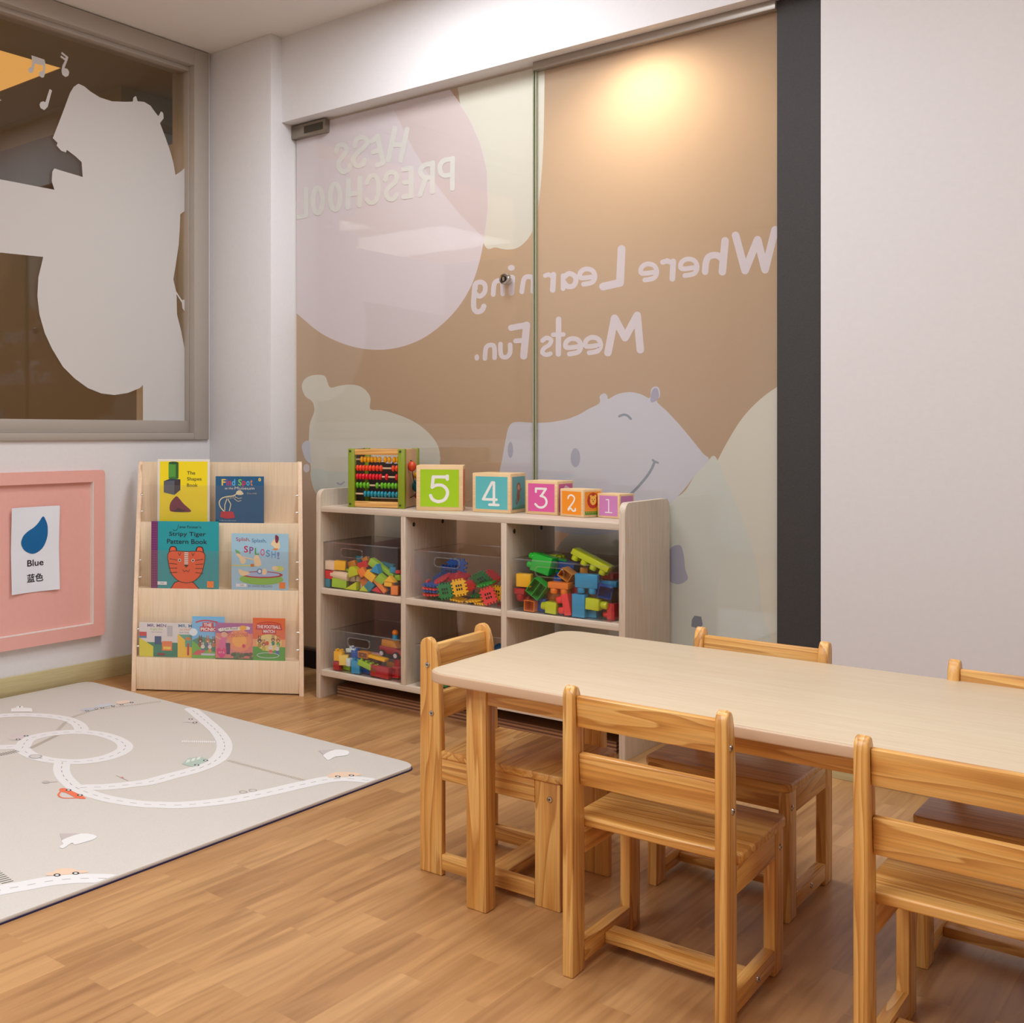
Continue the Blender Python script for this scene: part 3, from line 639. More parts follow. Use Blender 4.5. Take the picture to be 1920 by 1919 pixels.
MB().box((x0_, TY[1], zb[1]-0.02), (x1_, TY[1]+0.012, zb[0]), bz, 0.001).build('tier_board', rack)
MB().box((x0_, TY[2], zb[2]-0.02), (x1_, TY[2]+0.012, zb[1]), bz, 0.001).build('tier_board', rack)
MB().box((x0_, TY[3], 0.006), (x1_, TY[3]+0.012, zb[2]), bz, 0.001).build('tier_board', rack)
for i in range(3): MB().box((x0_, TY[i+1]+0.012, zb[i]-0.012), (x1_, TY[i], zb[i]), bx).build('ledge', rack)
acry = glassy('acrylic', (253, 252, 252), 1.55, 0.08, 1)
pinm = plain((226, 222, 214), 0.2, 1)
for i, vt in ((0, 910.5), (1, 1033.5), (2, 1161)):
    ly = TY[i+1]+0.003; zt = rk(400, vt, ly)[1]
    MB().box((x0_+0.006, ly, zb[i]-0.001), (x1_-0.006, ly+0.003, zt), acry).build('acrylic_guard', rack)
    for zz in (zb[i]+0.025+0.02, zb[i]+0.105+0.01):
        for xx, sg in ((x0_, 1), (x1_, -1)):
            MB().cyl((xx, ly+0.0015, zz), (xx+sg*0.012, ly+0.0015, zz), 0.0035, pinm, 12, bev=0.001).build('guard_pin', rack)

# ------------------------------------------------------------------ books
def book(u0, v0, u1, v1, tier, layer, art, cover, label, spine=None, thick=0.008, lean=0.05, page=(226, 220, 210), rz=0, r=0.0025):
    """cover from pixel corners (bottom-left, top-right) on the shelf's own plane"""
    ly = TY[tier+1]+0.0075+0.009*layer
    xa, _ = rk(u0, v0, ly); xb, _ = rk(u1, v0, ly)
    za = zb[tier]+0.0005; zt = rk(u0, v1, ly+0.02)[1]
    wd, ht = xb-xa, zt-za
    mb = MB(); cm = plain(cover, 0.35)
    mb.prism(rr(0, 0, wd, ht, r, 3), 'y', 0, 0.0015, cm); mb.box((0.001, 0.0015, 0.002), (wd-0.002, thick-0.0015, ht-0.002), plain(page, 0.7))
    mb.prism(rr(0, 0, wd, ht, r, 3), 'y', thick-0.0015, thick, cm); mb.box((0, 0.0012, 0.0005), (0.0016, thick-0.001, ht-0.0005), plain(spine or cover, 0.35))
    A = Art(lambda c: plain(c, 0.35), 0.00003); art(A, wd/ht); A.emit(mb, lambda x, y, h: V((x*ht, -h, y*ht)), base=0.0002)
    T = M.Translation(BR+bxv*xa+byv*ly+V((0, 0, za))) @ M.Rotation(BA+rz, 4, 'Z') @ M.Rotation(-lean, 4, 'X')
    o = mb.build('picture_book', mtx=T)
    return tag(o, label, 'book', 'picture books on the display rack')
BLK = (34, 30, 30)
def a_shapes(A, w):
    A.rect(0.035, 0.0, w-0.035, 0.965, (246, 222, 10))
    A.rect(0.175, 0.70, 0.335, 0.94, (84, 156, 56)); A.ell(0.255, 0.94, 0.08, 0.022, (38, 80, 40)); A.ell(0.255, 0.70, 0.08, 0.022, (60, 120, 46)); A.rect(0.29, 0.70, 0.335, 0.93, (46, 96, 40))
    A.poly([(0.10, 0.47), (0.10, 0.65), (0.27, 0.665), (0.27, 0.43)], (92, 96, 104)); A.poly([(0.27, 0.43), (0.27, 0.665), (0.365, 0.68), (0.365, 0.51)], (62, 52, 60)); A.poly([(0.10, 0.65), (0.20, 0.69), (0.365, 0.68), (0.27, 0.66)], (48, 62, 74))
    A.poly([(0.22, 0.18), (0.30, 0.27), (0.53, 0.17), (0.40, 0.15)], (214, 190, 30))
    A.poly(smooth([(0.195, 0.20), (0.21, 0.31), (0.29, 0.405), (0.33, 0.395), (0.42, 0.29), (0.54, 0.175), (0.40, 0.16), (0.24, 0.165)], 3), (120, 44, 64)); A.poly([(0.25, 0.17), (0.33, 0.23), (0.45, 0.18), (0.36, 0.16)], (64, 26, 36))
    A.text('The', 0.47, 0.755, 0.60, 0.81, BLK, 0.01); A.text('Shapes', 0.47, 0.645, 0.70, 0.715, BLK, 0.01); A.text('Book', 0.47, 0.56, 0.64, 0.615, BLK, 0.01)
def a_museum(A, w):
    A.rect(0.0, 0.0, w, 1, (28, 92, 132))
    x = 0.13
    for ch, c, ww in (('F', (240, 200, 90), 0.10), ('i', (150, 70, 150), 0.04), ('n', (210, 50, 80), 0.08), ('d', (90, 180, 220), 0.085), ('', None, 0.05), ('S', (130, 200, 80), 0.09), ('p', (210, 40, 80), 0.085), ('o', (90, 180, 220), 0.085), ('t', (230, 120, 70), 0.06)):
        if ch: A.text(ch, x, 0.80-(0.03 if ch == 'p' else 0), x+ww-0.012, (0.94 if ch in 'FSid' else 0.90 if ch != 't' else 0.93), c, 0.02)
        x += ww
    A.text('at the', 0.20, 0.72, 0.38, 0.765, (228, 220, 200), 0.01); A.text('Museum', 0.41, 0.715, 0.83, 0.775, (238, 232, 214), 0.0)
    A.text('Eric Hill', 0.68, 0.615, 0.88, 0.65, (200, 180, 150), 0.0); A.ell(0.945, 0.93, 0.028, 0.038, (236, 200, 110)); A.line([(0.945, 0.915), (0.94, 0.93), (0.95, 0.945)], 0.01, (80, 50, 20))
    B = (238, 226, 180)
    A.line(smooth([(0.20, 0.23), (0.11, 0.33), (0.08, 0.43), (0.13, 0.52), (0.24, 0.56), (0.38, 0.58), (0.46, 0.63)], 5, False), 0.022, B); A.poly(smooth([(0.44, 0.62), (0.46, 0.68), (0.53, 0.70), (0.58, 0.66), (0.60, 0.62), (0.55, 0.60), (0.49, 0.60)], 3), B)
    for i in range(6): A.line([(0.24+i*0.035, 0.57+i*0.006), (0.25+i*0.035, 0.50+i*0.008)], 0.008, B)
    A.line([(0.24, 0.5), (0.20, 0.38), (0.20, 0.27)], 0.018, B); A.line([(0.27, 0.5), (0.33, 0.40), (0.30, 0.26)], 0.018, B); A.line([(0.40, 0.52), (0.48, 0.46), (0.55, 0.48)], 0.01, B); A.line([(0.42, 0.56), (0.50, 0.52), (0.56, 0.54)], 0.01, B)
    A.poly([(0.10, 0.12), (0.12, 0.24), (0.38, 0.24), (0.42, 0.11), (0.26, 0.085)], (196, 52, 66)); A.text('A lift-the-flap book', 0.08, 0.03, 0.45, 0.06, (190, 200, 206))
def a_tiger(A, w):
    A.rect(0.115, 0, w, 1, (30, 158, 166)); A.rect(0, 0, 0.1, 1, (150, 66, 130))
    for i in range(28): A.rect(0, i/28, 0.1, i/28+0.010, (104, 40, 92))
    for i in range(4): A.rect(0.012+i*0.026, 0, 0.022+i*0.026, 1, (112, 44, 98))
    D = (24, 40, 52)
    A.line(smooth([(0.33, 0.885), (0.35, 0.86), (0.39, 0.88), (0.41, 0.95)], 3, False), 0.006, D); A.text("ane Foster's", 0.425, 0.90, 0.75, 0.94, D)
    A.text('Stripy Tiger', 0.27, 0.765, 0.82, 0.845, D, 0.008); A.text('Pattern Book', 0.24, 0.665, 0.84, 0.735, D, 0.008)
    O, K = (232, 98, 62), (48, 38, 44)
    A.poly([(0.30, 0.0), (0.36, 0.09), (0.50, 0.13), (0.64, 0.09), (0.72, 0.0)], O); A.line([(0.30, 0.0), (0.36, 0.09), (0.50, 0.13), (0.64, 0.09), (0.72, 0.0)], 0.012, K)
    for ex in (0.33, 0.73): A.poly(smooth([(ex-0.055, 0.52), (ex-0.05, 0.61), (ex, 0.63), (ex+0.05, 0.61), (ex+0.055, 0.52)], 3), K); A.poly(smooth([(ex-0.04, 0.52), (ex-0.036, 0.60), (ex, 0.615), (ex+0.036, 0.60), (ex+0.04, 0.52)], 3), O)
    face = smooth([(0.27, 0.54), (0.53, 0.55), (0.79, 0.54), (0.79, 0.34), (0.74, 0.20), (0.64, 0.11), (0.53, 0.085), (0.42, 0.11), (0.32, 0.20), (0.27, 0.34)], 4)
    A.poly(face, O); A.line(face+[face[0]], 0.011, K)
    for k_ in range(4):
        for sg in (-1, 1): A.line([(0.53+sg*0.25, 0.44-k_*0.07), (0.53+sg*0.14, 0.42-k_*0.06)], 0.009, K)
    for sg in (-1, 1): A.ell(0.53+sg*0.10, 0.42, 0.022, 0.024, (240, 236, 226)); A.ell(0.53+sg*0.10, 0.42, 0.014, 0.016, K); A.line([(0.53+sg*0.08, 0.53), (0.53+sg*0.10, 0.49), (0.53+sg*0.12, 0.53)], 0.008, K)
    A.rect(0.50, 0.36, 0.56, 0.54, (238, 226, 214))
    for i in range(6): A.rect(0.50, 0.375+i*0.028, 0.56, 0.385+i*0.028, (180, 100, 80))
    A.poly([(0.495, 0.355), (0.565, 0.355), (0.53, 0.31)], K); A.line(smooth([(0.48, 0.28), (0.50, 0.25), (0.53, 0.27), (0.56, 0.25), (0.58, 0.28)], 3, False), 0.007, K)
    A.rect(0.10, 0.05, 0.24, 0.10, (224, 226, 224)); A.text('0167', 0.145, 0.064, 0.20, 0.086, (60, 60, 60)); A.rect(0.84, 0.02, 0.94, 0.115, (240, 140, 70)); A.ring(0.89, 0.067, 0.03, 0.03, 0.005, (224, 110, 50))
def a_splash(A, w):
    A.rect(0, 0, w, 1, (164, 204, 222))
    cols = ((150, 50, 60), (190, 70, 60), (80, 110, 160), (90, 150, 110), (70, 120, 170), (60, 130, 140))
    A.text('Splish,', 0.08, 0.845, 0.33, 0.93, (176, 52, 64), 0.01); A.text('Splash,', 0.36, 0.825, 0.62, 0.91, (60, 116, 160), 0.01)
    for i, ch in enumerate('SPLOSH!'): A.text(ch, 0.22+i*0.098, 0.66-i*0.018, 0.295+i*0.098-(0.03 if ch in '!I' else 0), 0.78-i*0.017, ((196, 40, 90), (140, 80, 140), (80, 160, 90), (210, 90, 140), (90, 150, 190), (90, 150, 200), (120, 140, 190))[i], 0.02)
    Y = (240, 214, 170)
    A.poly(smooth([(0.70, 0.82), (0.78, 0.92), (0.84, 0.88), (0.86, 0.76), (0.80, 0.72), (0.74, 0.78)], 3), Y); A.poly(smooth([(0.78, 0.98), (0.84, 0.94), (0.82, 0.84), (0.78, 0.86)], 3), (130, 50, 70)); A.poly([(0.72, 0.71), (0.82, 0.71), (0.83, 0.74), (0.76, 0.745)], (220, 140, 70))
    A.poly([(0.06, 0.72), (0.14, 0.68), (0.16, 0.63), (0.08, 0.66)], (110, 180, 110)); A.poly(smooth([(0.08, 0.62), (0.13, 0.64), (0.20, 0.58), (0.26, 0.53), (0.22, 0.46), (0.17, 0.47), (0.14, 0.56)], 3), Y); A.poly(smooth([(0.40, 0.58), (0.46, 0.62), (0.50, 0.56), (0.53, 0.44), (0.42, 0.43)], 3), Y); A.line([(0.22, 0.58), (0.42, 0.53)], 0.02, Y)
    A.rect(0, 0.42, 0.42, 0.435, (226, 222, 60)); A.rect(0.34, 0.41, 0.40, 0.46, (206, 120, 60))
    A.ell(0.53, 0.19, 0.39, 0.10, (138, 196, 92)); A.ell(0.54, 0.27, 0.37, 0.062, (176, 62, 72)); A.ell(0.54, 0.275, 0.32, 0.042, (170, 190, 226)); A.poly(smooth([(0.12, 0.36), (0.20, 0.34), (0.33, 0.30), (0.24, 0.25), (0.16, 0.26)], 3), Y)
    A.ell(0.50, 0.33, 0.05, 0.05, (90, 140, 190)); A.ell(0.50, 0.33, 0.028, 0.03, (230, 232, 232)); A.poly(smooth([(0.55, 0.36), (0.60, 0.38), (0.63, 0.32), (0.60, 0.27), (0.55, 0.28)], 3), Y); A.ell(0.84, 0.38, 0.09, 0.05, (206, 214, 120)); A.ell(0.77, 0.39, 0.05, 0.04, Y)
    A.rect(0.08, 0.05, 0.27, 0.105, (232, 234, 234)); A.text('0400', 0.15, 0.065, 0.22, 0.09, (80, 80, 80)); A.text('BY DAVID MELLING', 0.30, 0.045, 0.72, 0.085, (110, 130, 160)); A.rect(0.845, 0.03, 0.955, 0.14, (240, 140, 70)); A.ring(0.90, 0.085, 0.032, 0.032, 0.006, (224, 110, 50))
def a_mrmen(A, w, cut=False):
    A.rect(0, 0, w, 1, (226, 220, 214)); A.rect(0, 0, w, 0.42 if not cut else 0.30, (40, 128, 96) if not cut else (246, 196, 44))
    if cut: A.rect(0, 0.3, w, 0.66, (96, 168, 140))
    A.text('MR. MEN', 0.24 if not cut else 0.02, 0.87, 0.80 if not cut else 0.62, 0.96, (110, 80, 130) if not cut else (70, 130, 170), 0.02)
    A.text('Rugby Day' if not cut else 'on Holiday', 0.33 if not cut else 0.06, 0.76, 0.70 if not cut else 0.52, 0.84, (170, 200, 90) if not cut else (230, 150, 90), 0.01)
    A.text('Roger Hargreaves', 0.36 if not cut else 0.05, 0.70, 0.68 if not cut else 0.46, 0.735, (70, 70, 80))
    if not cut:
        A.rect(0.83, 0.60, 1.0, 0.92, (206, 204, 204)); [A.rect(0.84+i*0.04, 0.60, 0.848+i*0.04, 0.92, (160, 158, 160)) for i in range(4)]; [A.rect(0.83, 0.64+i*0.06, 1.0, 0.648+i*0.06, (160, 158, 160)) for i in range(5)]
        A.poly([(0, 0), (0.42, 0), (0.42, 0.30), (0, 0.55)], (226, 216, 30)); A.rect(0.0, 0.60, 0.22, 0.72, (206, 40, 40)); A.rect(0.0, 0.54, 0.22, 0.60, (60, 120, 170)); A.rect(0.46, 0.36, 0.66, 0.60, (34, 70, 120)); A.rect(0.68, 0.18, 0.98, 0.46, (236, 124, 50)); A.rect(0.72, 0.22, 0.94, 0.30, (246, 208, 60)); A.poly([(0.52, 0.06), (0.74, 0.03), (0.80, 0.09), (0.58, 0.12)], (150, 40, 50))
    else:
        A.poly([(0, 0.0), (0.22, 0.1), (0.22, 0.5), (0, 0.68)], (244, 200, 50)); A.rect(0.24, 0.50, 0.38, 0.58, (226, 130, 50)); A.rect(0.28, 0.06, 0.34, 0.40, (190, 60, 50))
def bunny(A, x, y, s, c, shirt):
    A.ell(x-0.25*s, y+1.5*s, 0.13*s, 0.45*s, c); A.ell(x+0.25*s, y+1.5*s, 0.13*s, 0.45*s, c); A.ell(x, y-0.7*s, 0.55*s, 0.7*s, shirt); A.ell(x, y+0.5*s, 0.62*s, 0.6*s, c); A.ell(x, y+0.3*s, 0.22*s, 0.18*s, (240, 226, 206)); A.ell(x-0.2*s, y+0.6*s, 0.06*s, 0.08*s, BLK); A.ell(x+0.2*s, y+0.6*s, 0.06*s, 0.08*s, BLK)
def a_picnic(A, w):
    A.rect(0, 0, w, 1, (120, 190, 232)); A.poly([(0, 0.42), (0.2, 0.52), (0.5, 0.46), (w, 0.58), (w, 0), (0, 0)], (70, 140, 110)); A.poly([(0, 0), (w, 0), (w, 0.12), (0.3, 0.2), (0, 0.42)], (120, 188, 70)); A.ell(0.03, 0.62, 0.10, 0.09, (232, 242, 246))
    A.line(smooth([(0.10, 0.86), (0.25, 0.90), (0.42, 0.90), (0.60, 0.87)], 4, False), 0.035, (200, 50, 70)); A.rect(0.25, 0.74, 0.52, 0.86, (200, 46, 66)); A.rect(0.19, 0.64, 0.62, 0.76, (200, 46, 66))
    A.text('THE', 0.28, 0.76, 0.47, 0.84, (240, 238, 230), 0.03); A.text('PICNIC', 0.21, 0.655, 0.58, 0.735, (240, 238, 230), 0.03)
    for x, y, s, c, sc_ in ((0.20, 0.38, 0.09, (120, 64, 50), (150, 90, 60)), (0.38, 0.38, 0.09, (196, 120, 60), (110, 100, 150)), (0.52, 0.38, 0.08, (140, 90, 60), (200, 120, 90)), (0.26, 0.24, 0.075, (238, 230, 214), (90, 120, 180)), (0.43, 0.24, 0.075, (238, 226, 216), (230, 150, 80))): bunny(A, x, y, s, c, sc_)
    A.poly([(0.0, 0.08), (0.14, 0.20), (0.34, 0.19), (0.22, 0.08)], (216, 92, 96)); A.rect(0.22, 0.07, 0.56, 0.12, (206, 214, 220))
def a_read(A, w):
    A.rect(0, 0, w, 1, (226, 132, 120)); A.poly([(0, 0.72), (w, 0.72), (w, 1), (0, 1)], (176, 96, 150)); A.ell(0.66, 0.52, 0.34, 0.30, (238, 150, 100)); A.ell(0.66, 0.52, 0.20, 0.18, (250, 180, 80))
    A.poly([(0.06, 0.82), (0.14, 0.86), (0.88, 0.92), (0.96, 0.89), (0.94, 0.83), (0.80, 0.82), (0.12, 0.76)], (236, 232, 224)); A.text('I Can Read!', 0.17, 0.815, 0.62, 0.885, (60, 50, 60), 0.0, 0.05); A.ell(0.76, 0.87, 0.10, 0.07, (244, 176, 50))
    A.text('Pinkalicious', 0.36, 0.62, 0.90, 0.76, (196, 60, 80), 0.0, 0.08)
    P = (226, 110, 160)
    A.ell(0.24, 0.68, 0.085, 0.08, (232, 180, 150)); A.line([(0.12, 0.74), (0.24, 0.78), (0.34, 0.72)], 0.02, (90, 50, 40)); A.poly([(0.12, 0.60), (0.30, 0.60), (0.32, 0.30), (0.08, 0.30)], P); A.line([(0.14, 0.55), (0.02, 0.62)], 0.03, (232, 180, 150)); A.ell(0.34, 0.50, 0.05, 0.055, (222, 160, 130)); A.poly([(0.28, 0.45), (0.41, 0.45), (0.40, 0.14), (0.30, 0.14)], (90, 50, 90))
    A.poly(smooth([(0.17, 0.02), (0.05, 0.16), (0.04, 0.28), (0.12, 0.31), (0.17, 0.26), (0.23, 0.31), (0.30, 0.26), (0.28, 0.14)], 3), (226, 60, 130)); A.text('KIT &', 0.09, 0.16, 0.25, 0.21, (240, 220, 226))
    for i in range(26):
        random.seed(i); A.ell(0.40+random.random()*(w-0.42), 0.04+random.random()*0.13, 0.05, 0.04, ((70, 90, 56), (96, 120, 70), (120, 90, 70))[i % 3])
    A.ell(0.78, 0.38, 0.045, 0.05, (216, 60, 90)); A.rect(0, 0, w, 0.035, (86, 110, 66))
def a_football(A, w):
    A.rect(0, 0, w, 1, (230, 108, 52)); A.poly([(0, 0.5), (w, 0.5), (w, 0.0), (0, 0)], (240, 170, 110)); A.rect(0, 0, w, 0.32, (90, 168, 60)); A.ell(w/2, 0.42, 0.30, 0.20, (238, 214, 130))
    A.line(smooth([(0.10, 0.86), (0.3, 0.90), (0.48, 0.90), (0.66, 0.86)], 4, False), 0.03, (206, 50, 50)); A.poly([(0.06, 0.72), (0.09, 0.84), (0.38, 0.87), (0.67, 0.84), (0.70, 0.72)], (200, 44, 52)); A.poly([(0.22, 0.62), (0.22, 0.76), (0.55, 0.76), (0.55, 0.62)], (200, 44, 52))
    A.text('THE FOOTBALL', 0.10, 0.755, 0.66, 0.835, (240, 236, 226), 0.03); A.text('MATCH', 0.25, 0.65, 0.52, 0.725, (240, 236, 226), 0.03)
    for x, y, s, c, sc_ in ((0.16, 0.42, 0.085, (110, 56, 46), (180, 150, 60)), (0.34, 0.46, 0.075, (238, 216, 150), (220, 90, 60)), (0.48, 0.46, 0.075, (150, 90, 60), (60, 140, 110)), (0.60, 0.44, 0.085, (200, 110, 50), (110, 170, 70)), (0.26, 0.34, 0.085, (180, 110, 60), (206, 190, 60)), (0.42, 0.26, 0.08, (240, 228, 226), (230, 110, 90)), (0.58, 0.24, 0.075, (240, 230, 224), (80, 120, 180))): bunny(A, x, y, s, c, sc_)
    A.ring(0.36, 0.12, 0.26, 0.06, 0.012, (226, 230, 232))
book(295, 980, 393, 861, 0, 0, a_shapes, (232, 228, 214), 'tall yellow Shapes Book with green cylinder and grey cube, top tier of the rack', thick=0.010)
book(404, 980, 495, 893, 0, 0, a_museum, (28, 92, 132), 'dark blue board book with dinosaur skeleton, right book on the top tier', thick=0.012)
book(283, 1104, 410, 977, 1, 0, a_tiger, (30, 158, 166), 'large teal square book with an orange tiger face, left on the middle tier', spine=(150, 66, 130), thick=0.016)
book(434, 1106, 541, 1000, 1, 0, a_splash, (164, 204, 222), 'pale blue board book with ducks and a green paddling pool, middle tier right', thick=0.014)
book(261, 1232, 333, 1166, 2, 2, lambda A, w: a_mrmen(A, w), (226, 220, 214), 'white, yellow and green square paperback, leftmost on the bottom tier', thick=0.004)
book(333, 1234, 404, 1167, 2, 2, lambda A, w: a_mrmen(A, w, True), (226, 220, 214), 'white and yellow square paperback mostly hidden behind the blue picnic book', thick=0.004)
book(360, 1235, 421, 1155, 2, 1, a_picnic, (120, 190, 232), 'sky blue The Picnic paperback with rabbits, bottom tier of the rack', thick=0.004)
book(404, 1237, 474, 1167, 2, 0, a_read, (200, 110, 140), 'pink and orange reader with two children, in front on the bottom tier', thick=0.004)
book(474, 1238, 535, 1158, 2, 0, a_football, (230, 108, 52), 'orange and green The Football Match paperback, rightmost on the bottom tier', thick=0.004)

# ================================================================== STORAGE SHELF
SO, SA, SW, SD = V((-2.677, 3.505, 0)), R(1.6), 1.193, 0.385
sx, sy = V((cos(SA), sin(SA), 0)), V((-sin(SA), cos(SA), 0))
def spx(u, v, ly):
    d = ray(u, v); k_ = ((SO-O3).dot(sy)+ly)/d.dot(sy); p = O3+d*k_-SO
    return p.dot(sx), p.z
def sw(lx, ly, z): return SO+sx*lx+sy*ly+V((0, 0, z))
shelf = tag(empty('storage_shelf', SO, SA), 'grey-beige wooden six-bay storage shelf standing in front of the glass wall', 'shelf')
az, ax = ash('z'), ash('x')
pf = rr(0, 0, SD, 0.824, 0.035, 6, (1, 1, 0, 0))
for a, c_ in ((0, 0.020), (SW-0.020, SW)): MB().prism(pf, 'x', a, c_, az, 0.0012).build('side_panel', shelf)
ZT, ZM, ZBt = 0.757, 0.4345, 0.112
D1, D2 = (0.379, 0.399), (0.773, 0.793)
MB().box((0.02, 0.003, ZT-0.021), (SW-0.02, SD-0.005, ZT), ax, 0.001).build('top_board', shelf)
for a, c_, zlo, zhi in ((0.02, D1[0], ZM-0.0215, ZM), (D1[1], D2[0], ZM-0.0215, ZM), (D2[1], SW-0.02, ZM-0.0215, ZM)):
    MB().box((a, 0.003, zlo), (c_, SD-0.005, zhi), ax, 0.001).build('shelf_board', shelf)
MB().box((0.02, 0.003, ZBt-0.022), (SW-0.02, SD-0.005, ZBt), ax, 0.001).build('bottom_board', shelf)
capm = plain((48, 38, 32), 0.5)
for a, c_ in (D1, D2):
    dv = MB().box((a, 0.003, ZBt), (c_, SD-0.005, ZT-0.021), az, 0.001).build('divider', shelf)
    for yy in (0.06, 0.27):
        MB().cyl((c_-0.001, yy, ZT-0.052), (c_+0.0012, yy, ZT-0.052), 0.0085, capm, 16).build('cam_cap', dv)
# plywood board lying under the shelf
pc0 = V((-2.64, 3.592, 0))
mb = MB(); ply = wood('ply_', 'x', (158, 116, 84), (142, 102, 72), (112, 76, 52), 20, 1, 0.5, 0.4); lay = (plain((176, 128, 88), 0.6), plain((110, 72, 48), 0.6))
mb.box((0, 0, 0.036), (1.1, 0.26, 0.040), ply)
for i in range(6): mb.box((0, 0.0002*(i % 2), i*0.006), (1.1, 0.26, (i+1)*0.006), lay[i % 2])
tag(mb.build('plywood_board', loc=pc0, rotz=R(0.6)), 'brown plywood board lying on the floor underneath the storage shelf', 'board')

# ------------------------------------------------------------------ clear bins
binm = glassy('clear_plastic', (254, 253, 253), 1.38, 0.02, 1.0)
rimm = glassy('clear_rim', (250, 249, 248), 2.0, 0.1, 1.0)
def clear_bin(lx0, lx1, z0, ht, label, depth=0.34, ly=0.018, rz=0.0):
    r = tag(empty('storage_bin', sw(lx0, ly, z0+0.0005), SA+rz), label, 'bin', 'clear toy bins in the shelf')
    wd = lx1-lx0; t = 0.0025; mb = MB(); tp_ = 0.004
    mb.box((tp_, tp_, 0), (wd-tp_, depth-tp_, t), binm)
    inner = rr(wd*0.25, ht-0.052, wd*0.25+0.095, ht-0.022, 0.012, 6); n_ = len(inner)
    def outer_match(x0, z0_, x1, z1):
        out = []; cx, cz = wd*0.25+0.0475, ht-0.037
        for (px, pz) in inner:
            dx, dz = px-cx, pz-cz
            k_ = min([(x1-cx)/dx if dx > 1e-6 else 1e9, (x0-cx)/dx if dx < -1e-6 else 1e9, (z1-cz)/dz if dz > 1e-6 else 1e9, (z0_-cz)/dz if dz < -1e-6 else 1e9])
            out.append((cx+dx*k_, cz+dz*k_))
        return out
    om = outer_match(0, ht-0.075, wd, ht)
    # snap the nearest points to the corners
    for cxx, czz in ((0, ht-0.075), (wd, ht-0.075), (0, ht), (wd, ht)):
        i = min(range(n_), key=lambda q: (om[q][0]-cxx)**2+(om[q][1]-czz)**2); om[i] = (cxx, czz)
    ringplate(mb, om, inner, 'y', 0, t, binm)
    mb.box((0, 0, t), (wd, t, ht-0.075), binm); mb.box((0, depth-t, t), (wd, depth, ht), binm); mb.box((0, t, t), (t, depth-t, ht), binm); mb.box((wd-t, t, t), (wd, depth-t, ht), binm)
    mb.build('body', r)
    mb = MB(); ringplate(mb, rr(wd*0.25-0.003, ht-0.055, wd*0.25+0.098, ht-0.019, 0.014, 6), inner, 'y', -0.002, 0.004, rimm); mb.build('handle_opening', r)
    mb = MB(); ringplate(mb, rr(-0.002, -0.002, wd+0.002, depth+0.002, 0.006, 3), rr(0.0025, 0.0025, wd-0.0025, depth-0.0025, 0.004, 3), 'z', ht-0.003, ht+0.001, rimm); mb.build('rim', r)
    return r
b1 = (spx(606, 1050, 0.018)[0], spx(745.5, 1050, 0.018)[0], spx(606, 1016, 0.018)[1]-ZM)
b2 = (spx(776, 1050, 0.018)[0], 0.765, spx(776, 1031.6, 0.018)[1]-ZM)
b3 = (spx(960, 1060, 0.018)[0], spx(1144, 1060, 0.018)[0]+0.004, spx(960, 1047.5, 0.018)[1]-ZM)
b4 = (spx(621, 1200, 0.018)[0], spx(731, 1200, 0.018)[0]+0.045, spx(621, 1181, 0.018)[1]-ZBt)
clear_bin(b1[0], b1[1], ZM, b1[2], 'clear plastic bin of wooden building blocks, upper left bay of the shelf')
clear_bin(b2[0], b2[1], ZM, b2[2], 'clear plastic bin of waffle tiles, upper middle bay of the shelf')
clear_bin(b3[0], b3[1], ZM, b3[2], 'clear plastic bin of chunky bricks, upper right bay of the shelf')
clear_bin(b4[0], b4[1], ZBt, b4[2], 'clear plastic bin of small bricks and a toy car, lower left bay', rz=R(0.5))
clear_bin(0.43, 0.745, ZBt, 0.155, 'clear plastic bin in the lower middle bay, mostly hidden by a chair')

# ------------------------------------------------------------------ the toys in them
COL = dict(red=(214, 40, 44), org=(240, 132, 40), yel=(250, 190, 20), lime=(160, 204, 40), grn=(40, 170, 60), teal=(36, 128, 146), sky=(40, 150, 196), blu=(20, 84, 168), nat=(214, 170, 132), pale=(246, 214, 96), wht=(214, 232, 230), crd=(236, 60, 62), nvy=(24, 40, 84), brn=(120, 72, 40), dgr=(18, 128, 62), amb=(216, 140, 30), tgrn=(30, 186, 50), lemn=(196, 210, 30), dred=(176, 30, 40), dblu=(10, 78, 160), pnk=(226, 170, 170))
random.seed(4)
def place(mb, name, binno, u, v, rot, ly, yaw, label, cat, group, zmin=None):
    lx, z = spx(u, v, ly)
    T = M.Translation(sw(lx, ly, z)) @ M.Rotation(SA, 4, 'Z') @ M.Rotation(-rot, 4, 'Y') @ M.Rotation(yaw, 4, 'Z')
    return tag(mb.build(name, mtx=fit_in(mb, T, binno)), label, cat, group)
BINS = {1: (b1[0], b1[1], ZM), 2: (b2[0], b2[1], ZM), 3: (b3[0], b3[1], ZM), 4: (b4[0], b4[1], ZBt)}
def fit_in(mb, T, binno):
    """nudge a toy so that it stays inside its bin"""
    x0, x1, z0 = BINS[binno]; P = [T @ v.co for v in mb.bm.verts]
    L = [(p-SO).dot(sx) for p in P]; Y = [(p-SO).dot(sy) for p in P]; Z = [p.z for p in P]
    dx = max(0, x0+0.0035-min(L))-max(0, max(L)-(x1-0.0035)); dy = max(0, 0.0225-min(Y)); dz = max(0, z0+0.0035-min(Z))
    return M.Translation(sx*dx+sy*dy+V((0, 0, dz))) @ T
def px2m(p, u, v, ly): return spx(u+p, v, ly)[0]-spx(u, v, ly)[0]
R1 = (590, 980, 10.105)
